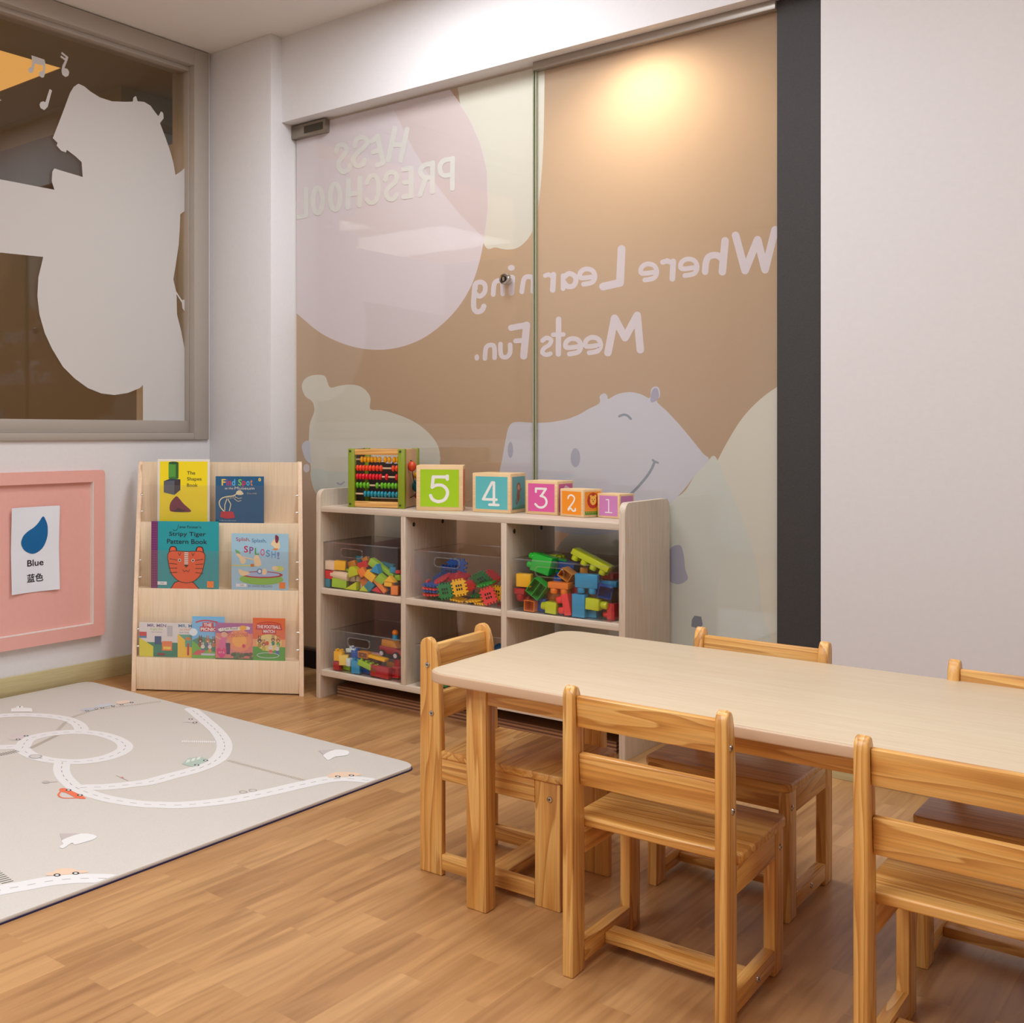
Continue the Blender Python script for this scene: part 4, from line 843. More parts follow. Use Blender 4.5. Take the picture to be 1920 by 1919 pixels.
wb = [ # x, y, w, h, shape, colour, rot, yaw, depth, label
 (265, 800, 185, 175, 'b', 'nat', 0, 0, 0, 'plain natural wood square block, topmost at the far left end'),
 (475, 812, 235, 178, 'b', 'yel', -3, 25, 0, 'yellow cube resting on the natural cylinder'),
 (250, 980, 150, 165, 'b', 'red', 0, 0, 0, 'red square block against the left side, under the natural one'),
 (490, 1005, 330, 165, 'c', 'nat', -4, 0, 0, 'natural wood cylinder lying on its side'),
 (265, 1152, 95, 170, 'b', 'teal', 0, 0, 0, 'narrow teal block at the bottom left corner'),
 (480, 1178, 330, 175, 'b', 'lime', -3, 12, 0, 'long green block lying under the cylinder'),
 (715, 1225, 230, 165, 't', 'lemn', 0, 0, 0, 'yellow-green wedge beside the long green block'),
 (735, 800, 180, 150, 'b', 'amb', 20, 10, 2, 'amber yellow block tilted behind the half-round one'),
 (845, 700, 150, 130, 'b', 'teal', 0, 45, 3, 'teal block, highest in the middle'),
 (988, 725, 130, 140, 'b', 'amb', 32, 10, 3, 'small amber block leaning behind the red one'),
 (935, 805, 190, 130, 'b', 'red', 20, 0, 1, 'red block above the orange cube'),
 (750, 920, 200, 190, 'h', 'lemn', 20, 0, 0, 'yellow-green half-round block beside the cylinder'),
 (920, 945, 160, 160, 'b', 'org', 38, 10, 0, 'orange cube standing on its corner in the middle'),
 (1150, 785, 190, 150, 'b', 'lime', -28, 0, 1, 'light green block behind the blue wedge'),
 (1180, 862, 190, 180, 't', 'sky', -8, 0, 0, 'blue wedge on top of the light green block'),
 (1370, 915, 340, 85, 'b', 'lime', -30, 0, 1, 'thin light green plank sloping down to the right'),
 (1390, 812, 250, 90, 'b', 'teal', -8, 0, 2, 'dark teal plank, highest on the right side'),
 (1480, 895, 120, 110, 'b', 'sky', -10, 30, 1, 'small blue block under the dark teal plank'),
 (1080, 1010, 190, 160, 'b', 'yel', -33, 0, 0, 'yellow square block tilted in the middle'),
 (1255, 1070, 190, 170, 'b', 'lime', -42, 20, 0, 'green cube standing on its edge at the right'),
 (1445, 1065, 220, 125, 't2', 'yel', 0, 0, 0, 'yellow roof-shaped block at the right'),
 (1415, 1170, 150, 85, 'b', 'yel', 0, 0, 0, 'small yellow block under the yellow roof shape'),
 (1235, 1235, 350, 85, 'b', 'org', -42, 0, 0, 'thin orange plank sloping steeply to the right'),
 (1070, 1225, 155, 155, 'b', 'teal', 50, 0, 0, 'blue-green cube on its corner at the bottom middle'),
 (960, 1285, 190, 115, 't2', 'lemn', 0, 0, 0, 'yellow-green roof-shaped block at the bottom middle'),
 (1195, 1320, 200, 100, 't2', 'red', -8, 0, 0, 'red roof-shaped block at the bottom'),
 (1530, 1295, 160, 175, 'b', 'org', 0, 15, 0, 'orange upright block in the bottom right corner'),
 (740, 1062, 110, 110, 'b', 'nat', 5, 0, 1, 'small natural block right of the cylinder'),
 (835, 1060, 90, 115, 'c', 'nat', 80, 0, 1, 'short natural peg standing upright in the middle'),
 (955, 1125, 160, 130, 'b', 'org', 30, 20, 1, 'deep orange block below the orange cube'),
 (885, 1200, 95, 120, 'b', 'nat', 28, 0, 1, 'natural sliver of wood at the bottom middle'),
 (1595, 1045, 105, 110, 'b', 'lime', 10, 0, 1, 'bright green block against the right side'),
 (1600, 935, 95, 60, 'b', 'red', 0, 0, 1, 'small red block against the right side'),
 (628, 902, 75, 50, 'b', 'lime', 0, 0, 1, 'tiny green block between yellow cube and half-round'),
]
for x, y, wpx, hpx, shp, col, rot, yaw, dp, lab in wb:
    u, v = R1[0]+x/R1[2], R1[1]+y/R1[2]; ly = 0.040+dp*0.028
    wm, hm = px2m(wpx/R1[2], u, v, ly)*0.96, abs(spx(u, v-hpx/R1[2], ly)[1]-spx(u, v, ly)[1])*0.97
    mt = plain(COL[col], 0.42) if col != 'nat' else beech('x'); mb = MB(); dm = min(0.03, max(0.022, hm)); 
    if yaw: wm *= 0.78
    if shp == 'b': mb.box((-wm/2, -dm/2, -hm/2), (wm/2, dm/2, hm/2), mt, 0.0012)
    elif shp == 'c': mb.cyl((-wm/2, 0, 0), (wm/2, 0, 0), hm/2, mt, 24, bev=0.001)
    elif shp == 't': mb.prism([(-wm/2, -hm/2), (wm/2, -hm/2), (wm*0.1 if col == 'sky' else wm/2, hm/2)], 'y', -dm/2, dm/2, mt, 0.001)
    elif shp == 't2': mb.prism([(-wm/2, -hm/2), (wm/2, -hm/2), (0, hm/2)], 'y', -dm/2, dm/2, mt, 0.001)
    elif shp == 'h': mb.prism([(wm/2*cos(R(a)), -hm/2+hm*sin(R(a))) for a in range(0, 181, 15)], 'y', -dm/2, dm/2, mt, 0.001)
    place(mb, 'building_block', 1, u, v, R(rot), ly, R(yaw), lab+', in the wooden block bin', 'building block', 'wooden building blocks')
# waffle tiles
def waffle(s_, mat, holes=True, t=0.006):
    mb = MB(); n_ = 4; st_ = s_/(2*n_+1); h_ = s_/2-st_
    loop = []
    for side in range(4):
        pts = [(-h_, -h_)]
        for i in range(n_):
            a = -h_+(i+0.25)*2*h_/n_; c_ = a+h_/n_
            pts += [(a, -h_), (a, -h_-st_), (c_, -h_-st_), (c_, -h_)]
        A_ = side*pi/2; loop += [(px*cos(A_)-py*sin(A_), px*sin(A_)+py*cos(A_)) for px, py in pts]
    mb.prism(loop, 'y', -t/2, t/2, mat)
    if holes:
        dk = plain((30, 24, 26), 0.8)
        for i in (-1, 0, 1):
            for j in (-0.5, 0.5):
                a = st_*0.42
                mb.box((i*st_*1.35-a, -t/2-0.0006, j*st_*1.9-a*1.4), (i*st_*1.35+a, -t/2+0.0005, j*st_*1.9+a*1.4), dk)
    return mb
R2_ = (760, 980, 9.6)
wf = [ # x y size colour rot tilt(x) depth label
 (880, 850, 400, 'blu', 2, 20, 4, 'dark blue tile standing at the back'),
 (760, 900, 300, 'dblu', 0, -30, 3, 'dark blue tile behind the red slope'),
 (740, 990, 330, 'crd', 18, 66, 2, 'red tile lying sloped on top at the left'),
 (560, 1040, 330, 'crd', 28, 70, 1, 'red tile tilted up at the far left'),
 (500, 980, 260, 'blu', 35, 60, 3, 'blue tile edge showing above the red slope'),
 (900, 980, 330, 'red', -6, 75, 2, 'red tile lying behind the yellow tile'),
 (430, 1130, 300, 'blu', 0, 84, 0, 'blue tile lying flat, upper one of the left stack'),
 (430, 1185, 320, 'crd', 0, 84, 0, 'red tile lying flat, upper one of the left stack'),
 (430, 1232, 290, 'blu', 0, 84, 0, 'blue tile lying flat, lower one of the left stack'),
 (440, 1290, 330, 'crd', 3, 82, 0, 'red tile lying flat at the bottom of the left stack'),
 (310, 1190, 280, 'crd', 88, 75, 1, 'red tile on edge against the left side'),
 (720, 1235, 290, 'dgr', 12, 0, 0, 'green tile with small holes facing the front'),
 (975, 1170, 300, 'yel', 15, 0, 0, 'yellow tile with six window holes facing the front'),
 (1090, 1150, 300, 'red', 15, 50, 1, 'red tile on edge right of the yellow tile'),
 (1180, 1160, 300, 'blu', 80, 60, 2, 'blue tile on edge in the middle'),
 (1330, 1030, 310, 'dgr', 30, -38, 1, 'dark green tile tilted, highest at the right'),
 (1490, 1000, 300, 'red', -32, 55, 3, 'red tile leaning behind the dark green tile'),
 (1400, 1115, 300, 'grn', 16, 82, 0, 'light green tile seen edge-on under the dark green tile'),
 (1500, 1320, 310, 'crd', 22, 0, 0, 'coral red spiky tile facing the front at the right'),
 (1650, 1270, 280, 'yel', 0, 0, 1, 'yellow tile behind the coral red one'),
 (900, 1428, 260, 'yel', -6, 84, 0, 'yellow tile lying flat at the bottom middle'),
 (1200, 1410, 300, 'yel', 10, 84, 0, 'yellow tile lying slanted at the bottom'),
 (1330, 1475, 240, 'yel', 0, 84, 0, 'yellow tile lying flat, lowest of all'),
 (1060, 1392, 250, 'blu', -2, 84, 1, 'blue tile lying flat on the bottom'),
 (540, 1385, 200, 'dgr', -2, 84, 1, 'green tile lying flat at the bottom left'),
 (1250, 1320, 200, 'dgr', 2, 80, 1, 'green tile lying flat left of the coral one'),
 (1700, 1080, 300, 'dred', 90, 60, 2, 'dark red tile on edge against the right side'),
 (1710, 880, 260, 'blu', 90, 50, 3, 'blue tile standing up against the right side'),
 (1720, 1480, 140, 'dred', 0, 80, 1, 'dark red tile in the bottom right corner'),
]
for x, y, spx_, col, rot, tilt, dp, lab in wf:
    u, v = R2_[0]+x/R2_[2], R2_[1]+y/R2_[2]; ly = 0.036+dp*0.03; s_ = px2m(spx_/R2_[2], u, v, ly)*0.95
    lx, z = spx(u, v, ly)
    s_ = min(s_, 2*max(0.02, min(lx-b2[0]-0.004, 0.762-lx)) if abs(rot) < 60 else s_)
    T = M.Translation(sw(lx, ly+s_/2*sin(R(abs(tilt)))*0.9, z)) @ M.Rotation(SA, 4, 'Z') @ M.Rotation(-R(rot), 4, 'Y') @ M.Rotation(R(-tilt), 4, 'X')
    wfm = waffle(s_, plain(COL[col], 0.3), tilt < 45)
    tag(wfm.build('waffle_tile', mtx=fit_in(wfm, T, 2)), lab+', in the waffle tile bin', 'waffle tile', 'interlocking waffle tiles')
# chunky bricks
def brick(wm, hm, dm, mat, studs=0, side='u', hollow=0, sr=0.0155):
    mb = MB()
    if hollow:
        t = 0.0018
        mb.box((-wm/2, dm/2-t, -hm/2), (wm/2, dm/2, hm/2), mat)
        for a, c_ in (((-wm/2, -dm/2, -hm/2), (-wm/2+t, dm/2-t, hm/2)), ((wm/2-t, -dm/2, -hm/2), (wm/2, dm/2-t, hm/2)), ((-wm/2+t, -dm/2, hm/2-t), (wm/2-t, dm/2-t, hm/2)), ((-wm/2+t, -dm/2, -hm/2), (wm/2-t, dm/2-t, -hm/2+t))): mb.box(a, c_, mat)
        if hollow > 1: mb.box((-t/2, -dm/2, -hm/2+t), (t/2, dm/2-t, hm/2-t), mat)
    else: mb.box((-wm/2, -dm/2, -hm/2), (wm/2, dm/2, hm/2), mat, 0.0018)
    for i in range(studs):
        f = (i+0.5)/studs-0.5
        L = wm if side in 'ud' else hm
        sr_ = min(sr, L/studs*0.36)
        for yy in ((-dm/4, dm/4) if dm > 3.4*sr_ else (0,)):
            if side == 'u': p, d = V((f*wm, yy, hm/2)), V((0, 0, 1))
            elif side == 'd': p, d = V((f*wm, yy, -hm/2)), V((0, 0, -1))
            elif side == 'l': p, d = V((-wm/2, yy, f*hm)), V((-1, 0, 0))
            else: p, d = V((wm/2, yy, f*hm)), V((1, 0, 0))
            mb.cyl(p, p+d*sr_*1.5, sr_, mat, 20, sr_*0.93, bev=sr_*0.25)
    return mb
R3_ = (940, 1000, 8.0)
cb = [ # x y w h colour rot yaw depth studs side hollow label
 (640, 460, 300, 280, 'tgrn', -14, 0, 1, 2, 'l', 0, 'bright green translucent brick with round studs, top left'),
 (830, 480, 320, 220, 'tgrn', -8, 20, 3, 0, 'u', 0, 'bright green brick lying behind the studded green one'),
 (780, 370, 200, 110, 'lemn', 6, 0, 5, 1, 'r', 0, 'olive green brick at the back, highest at the left'),
 (560, 830, 230, 270, 'grn', -35, 0, 0, 0, 'u', 2, 'hollow green brick tilted, two open cells facing front'),
 (1370, 400, 640, 95, 'lemn', -24, 0, 1, 4, 'd', 0, 'long yellow-green brick upside down across the top right'),
 (310, 700, 250, 200, 'yel', 0, 12, 0, 0, 'u', 0, 'golden yellow brick against the left side'),
 (270, 862, 160, 90, 'dred', 0, 0, 0, 1, 'd', 0, 'small red brick under the golden yellow brick'),
 (300, 965, 180, 90, 'dred', 0, 0, 1, 0, 'd', 0, 'dark red brick lower down at the left side'),
 (1010, 500, 260, 150, 'dblu', -8, 0, 3, 0, 'u', 0, 'dark blue brick at the back in the middle'),
 (1000, 620, 190, 150, 'amb', -32, 0, 1, 0, 'u', 1, 'hollow amber brick tilted in the middle'),
 (890, 780, 320, 95, 'org', 0, 0, 0, 2, 'd', 0, 'orange brick upside down on two studs'),
 (830, 960, 260, 170, 'org', -6, 10, 2, 0, 'u', 0, 'deep orange brick under the upside-down orange one'),
 (1290, 715, 400, 215, 'sky', 0, 8, 0, 2, 'd', 0, 'large light blue brick upside down on two studs'),
 (1630, 750, 300, 90, 'sky', 0, 0, 2, 0, 'u', 0, 'light blue brick behind on the right side'),
 (1610, 880, 240, 190, 'dblu', -12, 25, 0, 0, 'u', 1, 'hollow royal blue brick at the right side'),
 (1195, 1110, 200, 360, 'sky', 0, 0, 0, 0, 'r', 0, 'tall light blue brick standing at the bottom'),
 (1400, 1060, 210, 180, 'lemn', -2, 0, 0, 1, 'r', 0, 'yellow-green brick with its stud to the right'),
 (1380, 1230, 190, 110, 'sky', 0, 0, 1, 2, 'u', 0, 'blue brick at the bottom under the yellow-green one'),
 (1010, 1085, 110, 330, 'crd', 12, 0, 0, 2, 'l', 0, 'red brick standing tilted with two studs to the left'),
 (1120, 900, 150, 260, 'dred', 8, 0, 2, 0, 'u', 0, 'dark red brick behind the blue studs'),
 (780, 1150, 170, 180, 'lemn', -3, 0, 0, 1, 'l', 0, 'yellow-green brick with its stud to the left, at the bottom'),
 (460, 1112, 160, 165, 'org', -2, 0, 0, 0, 'u', 1, 'hollow orange brick at the bottom left'),
 (620, 1090, 180, 200, 'blu', -3, 0, 1, 0, 'u', 0, 'dark blue brick at the bottom beside the hollow orange one'),
 (890, 690, 130, 90, 'blu', 0, 0, 2, 1, 'u', 0, 'small blue brick under the amber brick'),
 (1245, 560, 130, 100, 'amb', 0, 20, 2, 0, 'u', 0, 'small amber brick under the long yellow-green one'),
 (1640, 640, 180, 100, 'red', 0, 0, 3, 0, 'u', 0, 'red brick at the back near the right side'),
 (1680, 1110, 120, 130, 'red', 0, 0, 1, 1, 'l', 0, 'red brick with one stud, upper of two at the right'),
 (1690, 1230, 120, 130, 'red', 0, 0, 1, 1, 'l', 0, 'red brick with one stud, lower of two at the right'),
]
for x, y, wpx, hpx, col, rot, yaw, dp, ns, sd, hol, lab in cb:
    u, v = R3_[0]+x/R3_[2], R3_[1]+y/R3_[2]; ly = 0.046+dp*0.03
    wm, hm = px2m(wpx/R3_[2], u, v, ly)*0.96, abs(spx(u, v-hpx/R3_[2], ly)[1]-spx(u, v, ly)[1])*0.96
    dm = 0.045 if dp == 0 else 0.05
    if yaw: wm *= 0.85
    place(brick(wm, hm, dm, plain(COL[col], 0.2), ns, sd, hol), 'toy_brick', 3, u, v, R(rot), ly, R(yaw), lab+', in the chunky brick bin', 'toy brick', 'chunky toy bricks')
R4_ = (540, 1180, 6.4)
db = [
 (612, 320, 110, 120, 'yel', 0, 10, 0, 2, 'u', 0, 'golden yellow brick at the top left'),
 (600, 435, 75, 105, 'dred', 0, 0, 0, 0, 'u', 0, 'dark red brick at the left, under the golden yellow one'),
 (672, 370, 115, 125, 'pale', 3, 20, 0, 0, 'u', 0, 'pale yellow brick beside the dark red one'),
 (745, 395, 52, 95, 'wht', 0, 0, 0, 0, 'u', 0, 'small pale mint upright brick at the left'),
 (770, 250, 110, 50, 'wht', 8, 0, 1, 1, 'u', 0, 'small white brick just under the handle hole'),
 (712, 475, 125, 70, 'lime', -3, 0, 1, 0, 'u', 0, 'green brick low at the left under the mint one'),
 (812, 310, 95, 130, 'blu', 0, 20, 1, 2, 'u', 0, 'dark blue brick in the upper middle'),
 (825, 465, 115, 160, 'sky', 0, 10, 0, 2, 'u', 0, 'light blue brick standing in the lower middle'),
 (972, 440, 240, 70, 'lime', -14, 0, 0, 4, 'u', 0, 'apple green brick with many studs, tilted in the middle'),
 (920, 305, 125, 82, 'amb', 0, 0, 0, 0, 'u', 0, 'brown and amber chest-like brick under the handle hole'),
 (1085, 345, 210, 38, 'yel', -6, 0, 0, 0, 'd', 0, 'thin yellow brick in front of the toy car'),
 (1010, 370, 200, 70, 'brn', -4, 0, 1, 0, 'u', 0, 'brown brick between the chest and the thin yellow one'),
 (1120, 520, 230, 140, 'dred', -3, 0, 0, 0, 'u', 0, 'large red brick at the bottom right'),
 (955, 540, 120, 70, 'blu', -4, 0, 1, 0, 'u', 0, 'blue brick at the bottom under the apple green one'),
 (1300, 520, 90, 120, 'crd', 0, 0, 1, 0, 'u', 1, 'bright red hollow brick at the bottom right corner'),
 (1330, 400, 70, 100, 'crd', 0, 0, 3, 0, 'u', 0, 'bright red brick behind at the right'),
 (1250, 430, 100, 70, 'amb', 0, 0, 3, 0, 'u', 0, 'dull orange brick behind at the right'),
 (1050, 305, 130, 40, 'pnk', 0, 0, 2, 0, 'u', 0, 'pinkish flat brick left of the toy car'),
]
for x, y, wpx, hpx, col, rot, yaw, dp, ns, sd, hol, lab in db:
    u, v = R4_[0]+x/R4_[2], R4_[1]+y/R4_[2]; ly = 0.040+dp*0.028
    wm, hm = px2m(wpx/R4_[2], u, v, ly)*0.96, abs(spx(u, v-hpx/R4_[2], ly)[1]-spx(u, v, ly)[1])*0.96
    if yaw: wm *= 0.85
    bk = brick(wm, hm, 0.03, plain(COL[col], 0.22), ns, sd, hol, 0.0055)
    if 'chest' in lab: bk.box((-wm/2+0.004, -0.0158, -hm/2+0.004), (wm/2-0.004, -0.0149, hm/2-0.004), plain(COL['brn'], 0.3)); bk.cyl((0, -0.018, 0), (0, -0.0155, 0), 0.003, plain(COL['amb'], 0.3), 10)
    place(bk, 'toy_brick', 4, u, v, R(rot), ly, R(yaw), lab+', in the small brick bin', 'toy brick', 'small toy bricks')
# toy car on top of the small bricks
u, v = 540+1270/6.4, 1180+260/6.4; lx, z = spx(u, v, 0.12)
car = tag(empty('toy_car', sw(lx, 0.12, z-0.02), SA-0.12), 'red toy car with amber windows on top of the small bricks in their bin', 'toy car')
MB().prism([(-0.055, 0.008), (0.055, 0.008), (0.055, 0.026), (0.02, 0.034), (-0.055, 0.034)], 'y', -0.02, 0.02, plain(COL['dred'], 0.2), 0.002).build('car_body', car)
MB().prism([(-0.048, 0.034), (0.03, 0.034), (0.012, 0.060), (-0.045, 0.060)], 'y', -0.017, 0.017, plain(COL['amb'], 0.2), 0.002).build('car_cabin', car)
for xx in (-0.036, 0.030):
    for yy, sg in ((-0.024, -1), (0.024, 1)):
        wv = MB().cyl((xx, yy-0.006, 0.008), (xx, yy+0.004, 0.008), 0.014, plain((40, 36, 40), 0.5), 20, bev=0.002).build('car_wheel', car)
        MB().cyl((xx, yy+sg*0.007, 0.008), (xx, yy+sg*0.001, 0.008), 0.0085, plain((226, 220, 222), 0.3), 16).build('hub', wv)
tag(MB().ball((0, 0, 0), 0.012, plain(COL['org'], 0.3)).cyl((0, 0, -0.03), (0, 0, -0.008), 0.011, plain(COL['sky'], 0.3), 14).build('toy_figure', loc=sw(lx+0.0, 0.13, z+0.068)), 'tiny orange and blue toy figure sticking up behind the red toy car', 'toy figure')
# lower middle bin: glimpses only
for lx, z, ww, hh, c_, lab in ((0.50, ZBt+0.045, 0.09, 0.07, 'dgr', 'green toy block glimpsed behind the end chair, lower middle bay'), (0.60, ZBt+0.05, 0.08, 0.08, 'nvy', 'navy toy block hidden low in the lower middle bay'), (0.70, ZBt+0.085, 0.05, 0.10, 'brn', 'brown toy block beside the divider in the lower middle bay')):
    tag(brick(ww, hh, 0.06, plain(COL[c_], 0.3), 2, 'u').build('toy_block', loc=sw(lx, 0.07, z), rotz=SA), lab, 'toy block', 'toys in the lower middle bay')
tag(MB().ball((0, 0, 0), 0.028, plain((20, 70, 100), 0.35), (1.1, 0.8, 1)).build('toy_ball', loc=sw(0.700, 0.15, ZBt+0.150)), 'dark teal ball sticking up behind the brown toy block, lower middle bay', 'ball')

# ------------------------------------------------------------------ activity cube with abacus
u0, v0 = 758.6, 954.8
p = at_z(u0, v0, ZT); AC = 0.222
acA = PSI-R(29.3)
# near corner is the front right bottom one
orig = p-V((cos(acA), sin(acA), 0))*AC
orig = V((orig.x, orig.y, ZT+0.0005))
ac = tag(empty('activity_cube', orig, acA), 'wooden activity cube with green corner posts and five rows of abacus beads', 'activity cube')
gp = plain((134, 150, 22), 0.4); wx, wyy = pine('x'), pine('y'); birch = plain((214, 180, 140), 0.5)
for a in (0, AC-0.026):
    for c_ in (0, AC-0.026):
        cpst = MB().box((a, c_, 0), (a+0.026, c_+0.026, AC+0.006), gp, 0.0015).build('corner_post', ac)
        if c_ == 0:
            for zz in (0.012, AC-0.004): MB().cyl((a+0.009, -0.0015, zz), (a+0.009, 0.001, zz), 0.0045, plain((60, 70, 20), 0.4), 14).build('screw', cpst)
for zz in (0.002, AC-0.018):
    MB().box((0.026, 0.002, zz), (AC-0.026, 0.014, zz+0.022), wx, 0.001).build('rail', ac)
    MB().box((0.026, AC-0.014, zz), (AC-0.026, AC-0.002, zz+0.022), wx, 0.001).build('rail', ac)
MB().box((AC-0.012, 0.026, 0.002), (AC-0.004, AC-0.026, AC+0.004), birch).build('side_board', ac)
MB().box((0.002, 0.026, 0.002), (0.008, AC-0.026, AC+0.004), plain((70, 52, 40), 0.6)).build('side_board', ac)
MB().box((0.008, 0.026, 0.002), (AC-0.012, AC-0.014, 0.008), plain((80, 60, 44), 0.6)).build('base_board', ac)
mb = MB(); mb.box((0.03, AC-0.05, 0.03), (AC-0.03, AC-0.045, AC-0.05), plain((52, 36, 30), 0.6))
for i in range(3): mb.box((0.10+i*0.034, AC-0.0515, AC-0.055), (0.126+i*0.034, AC-0.050, AC-0.035), plain((210, 206, 204), 0.5))
mb.build('picture_board', ac)
rows = [((244, 176, 20), [0, 0, 3, 4.2, 5.4, 6.6, 7.8, 9.0, 11.1, 12.4, 14.0, 15.2]), ]
B_ = lambda L: L
rowsp = [((236, 168, 20), (365, 450, 537, 622, 710, 812, 960, 1060, 1180, 1265)), ((232, 72, 34), (255, 330, 412, 495, 578, 665, 755, 848, 1155, 1247)), ((216, 22, 40), (248, 325, 408, 492, 578, 662, 748, 835, 992, 1247)),
         ((96, 170, 30), (250, 340, 430, 520, 752, 875, 960, 1050, 1145, 1230)), ((30, 134, 152), (448, 535, 620, 708, 798, 880, 966, 1065, 1155, 1248))]
for i, (c_, xs) in enumerate(rowsp):
    zz = AC-0.036-i*0.0335
    MB().cyl((0.02, 0.018, zz), (AC-0.02, 0.018, zz), 0.0035, birch, 12).build('abacus_rod', ac)
    bm_ = plain(c_, 0.2)
    for xx in xs:
        f = (xx-205)/(1300-205)
        MB().ball((0.026+f*(AC-0.052), 0.018, zz), 0.0125, bm_, (0.58, 1, 1), 16).build('abacus_bead', ac)
o = MB().ball((AC+0.010, 0.07, AC-0.062), 0.02, plain((206, 70, 30), 0.3), (0.8, 0.8, 1)).build('maze_bead', ac)
MB().ball((AC+0.014, 0.135, AC-0.14), 0.022, plain((14, 96, 104), 0.3), (0.9, 0.9, 1.2)).build('maze_bead', ac)
MB().ball((AC+0.012, 0.15, AC-0.10), 0.016, plain((220, 160, 20), 0.3)).build('maze_bead', ac)
MB().ball((AC+0.012, 0.15, AC-0.178), 0.014, plain((170, 24, 24), 0.3)).build('maze_bead', ac)
wr = plain((70, 66, 64), 0.3, 1)
mb = MB(); Lw = [(AC-0.004, 0.10, AC-0.04), (AC+0.010, 0.09, AC-0.045), (AC+0.010, 0.075, AC-0.09), (AC+0.010, 0.10, AC-0.12), (AC+0.014, 0.135, AC-0.14), (AC+0.010, 0.12, AC-0.175), (AC-0.004, 0.09, AC-0.185)]
for a, c_ in zip(Lw[:-1], Lw[1:]): mb.cyl(a, c_, 0.0016, wr, 8)
mb.build('bead_wire', ac)

# ------------------------------------------------------------------ number cubes
def num_glyph(A, ch, c):
    W_ = (238, 236, 230)
    d = {'5': [[(0.70, 0.80), (0.34, 0.80), (0.31, 0.52)], smooth([(0.31, 0.52), (0.42, 0.58), (0.58, 0.57), (0.69, 0.46), (0.70, 0.33), (0.62, 0.19), (0.46, 0.14), (0.32, 0.20), (0.27, 0.30)], 4, False), [(0.70, 0.83), (0.70, 0.74)]],
         '4': [[(0.66, 0.30), (0.24, 0.30), (0.52, 0.82), (0.58, 0.82), (0.58, 0.14)], [(0.44, 0.14), (0.72, 0.14)]],
         '3': [[(0.30, 0.70), (0.30, 0.82), (0.68, 0.82), (0.50, 0.56)], smooth([(0.48, 0.56), (0.62, 0.52), (0.70, 0.40), (0.68, 0.26), (0.56, 0.16), (0.40, 0.16), (0.28, 0.26)], 4, False)],
         '2': [smooth([(0.32, 0.68), (0.36, 0.79), (0.50, 0.84), (0.64, 0.76), (0.64, 0.62), (0.52, 0.44), (0.34, 0.24), (0.34, 0.18)], 4, False), smooth([(0.34, 0.20), (0.46, 0.26), (0.58, 0.16), (0.70, 0.18), (0.70, 0.26)], 4, False)],
         '1': [[(0.38, 0.80), (0.52, 0.80), (0.52, 0.18)], [(0.34, 0.17), (0.70, 0.17)]]}[ch]
    wd = {'5': 0.085, '4': 0.08, '3': 0.08, '2': 0.07, '1': 0.05}[ch]
    for L in d: A.line(L, wd, W_)
def lion(A):
    A.rect(0, 0, 1, 1, (244, 150, 34)); A.rect(0, 0, 1, 0.16, (96, 150, 50))
    for i in range(8): A.line([(0.1+i*0.11, 0.1), (0.12+i*0.11, 0.26)], 0.03, (236, 176, 40))
    for i in range(12): A.ell(0.5+0.24*cos(i*pi/6), 0.62+0.24*sin(i*pi/6), 0.12, 0.10, (190, 50, 30))
    A.ell(0.36, 0.80, 0.07, 0.07, (246, 190, 70)); A.ell(0.64, 0.80, 0.07, 0.07, (246, 190, 70)); A.ell(0.5, 0.62, 0.20, 0.20, (248, 196, 76)); A.ell(0.43, 0.66, 0.02, 0.03, BLK); A.ell(0.57, 0.66, 0.02, 0.03, BLK); A.ell(0.5, 0.58, 0.035, 0.025, BLK)
def monkey(A):
    A.rect(0, 0, 1, 1, (92, 168, 176)); A.ell(0.5, 0.68, 0.14, 0.14, (150, 84, 56)); A.ell(0.5, 0.66, 0.09, 0.09, (216, 160, 120)); A.ell(0.48, 0.42, 0.12, 0.18, (150, 84, 56)); A.line([(0.5, 0.3), (0.35, 0.15), (0.3, 0.3)], 0.05, (150, 84, 56)); A.line([(0.55, 0.5), (0.7, 0.62)], 0.05, (150, 84, 56)); A.poly([(0, 0), (1, 0), (1, 0.12), (0, 0.06)], (80, 140, 110))
cubes = [('5', 868.2, 959.2, 0.1675, 19.7, (164, 206, 16), None, 'largest wooden number cube, lime green face with a white five'),
         ('4', 957.8, 963.7, 0.1430, 41, (92, 186, 190), monkey, 'wooden number cube with a turquoise face and a white four'),
         ('3', 1045.0, 967.2, 0.1195, 48.5, (222, 92, 160), lambda A: (A.rect(0, 0, 1, 1, (214, 96, 156)), A.poly([(0.3, 0.8), (0.5, 0.95), (0.8, 0.85), (0.7, 0.7), (0.4, 0.68)], (232, 200, 214))), 'wooden number cube with a pink face and a white three'),
         ('2', 1093.4, 971.5, 0.0960, 62, (246, 148, 30), lion, 'wooden number cube, orange face with a white two and a lion on the side'),
         ('1', 1161.5, 973.5, 0.0830, 58, (206, 132, 190), lambda A: A.rect(0, 0, 1, 1, (196, 126, 178)), 'smallest wooden number cube, lilac face with a white one')]
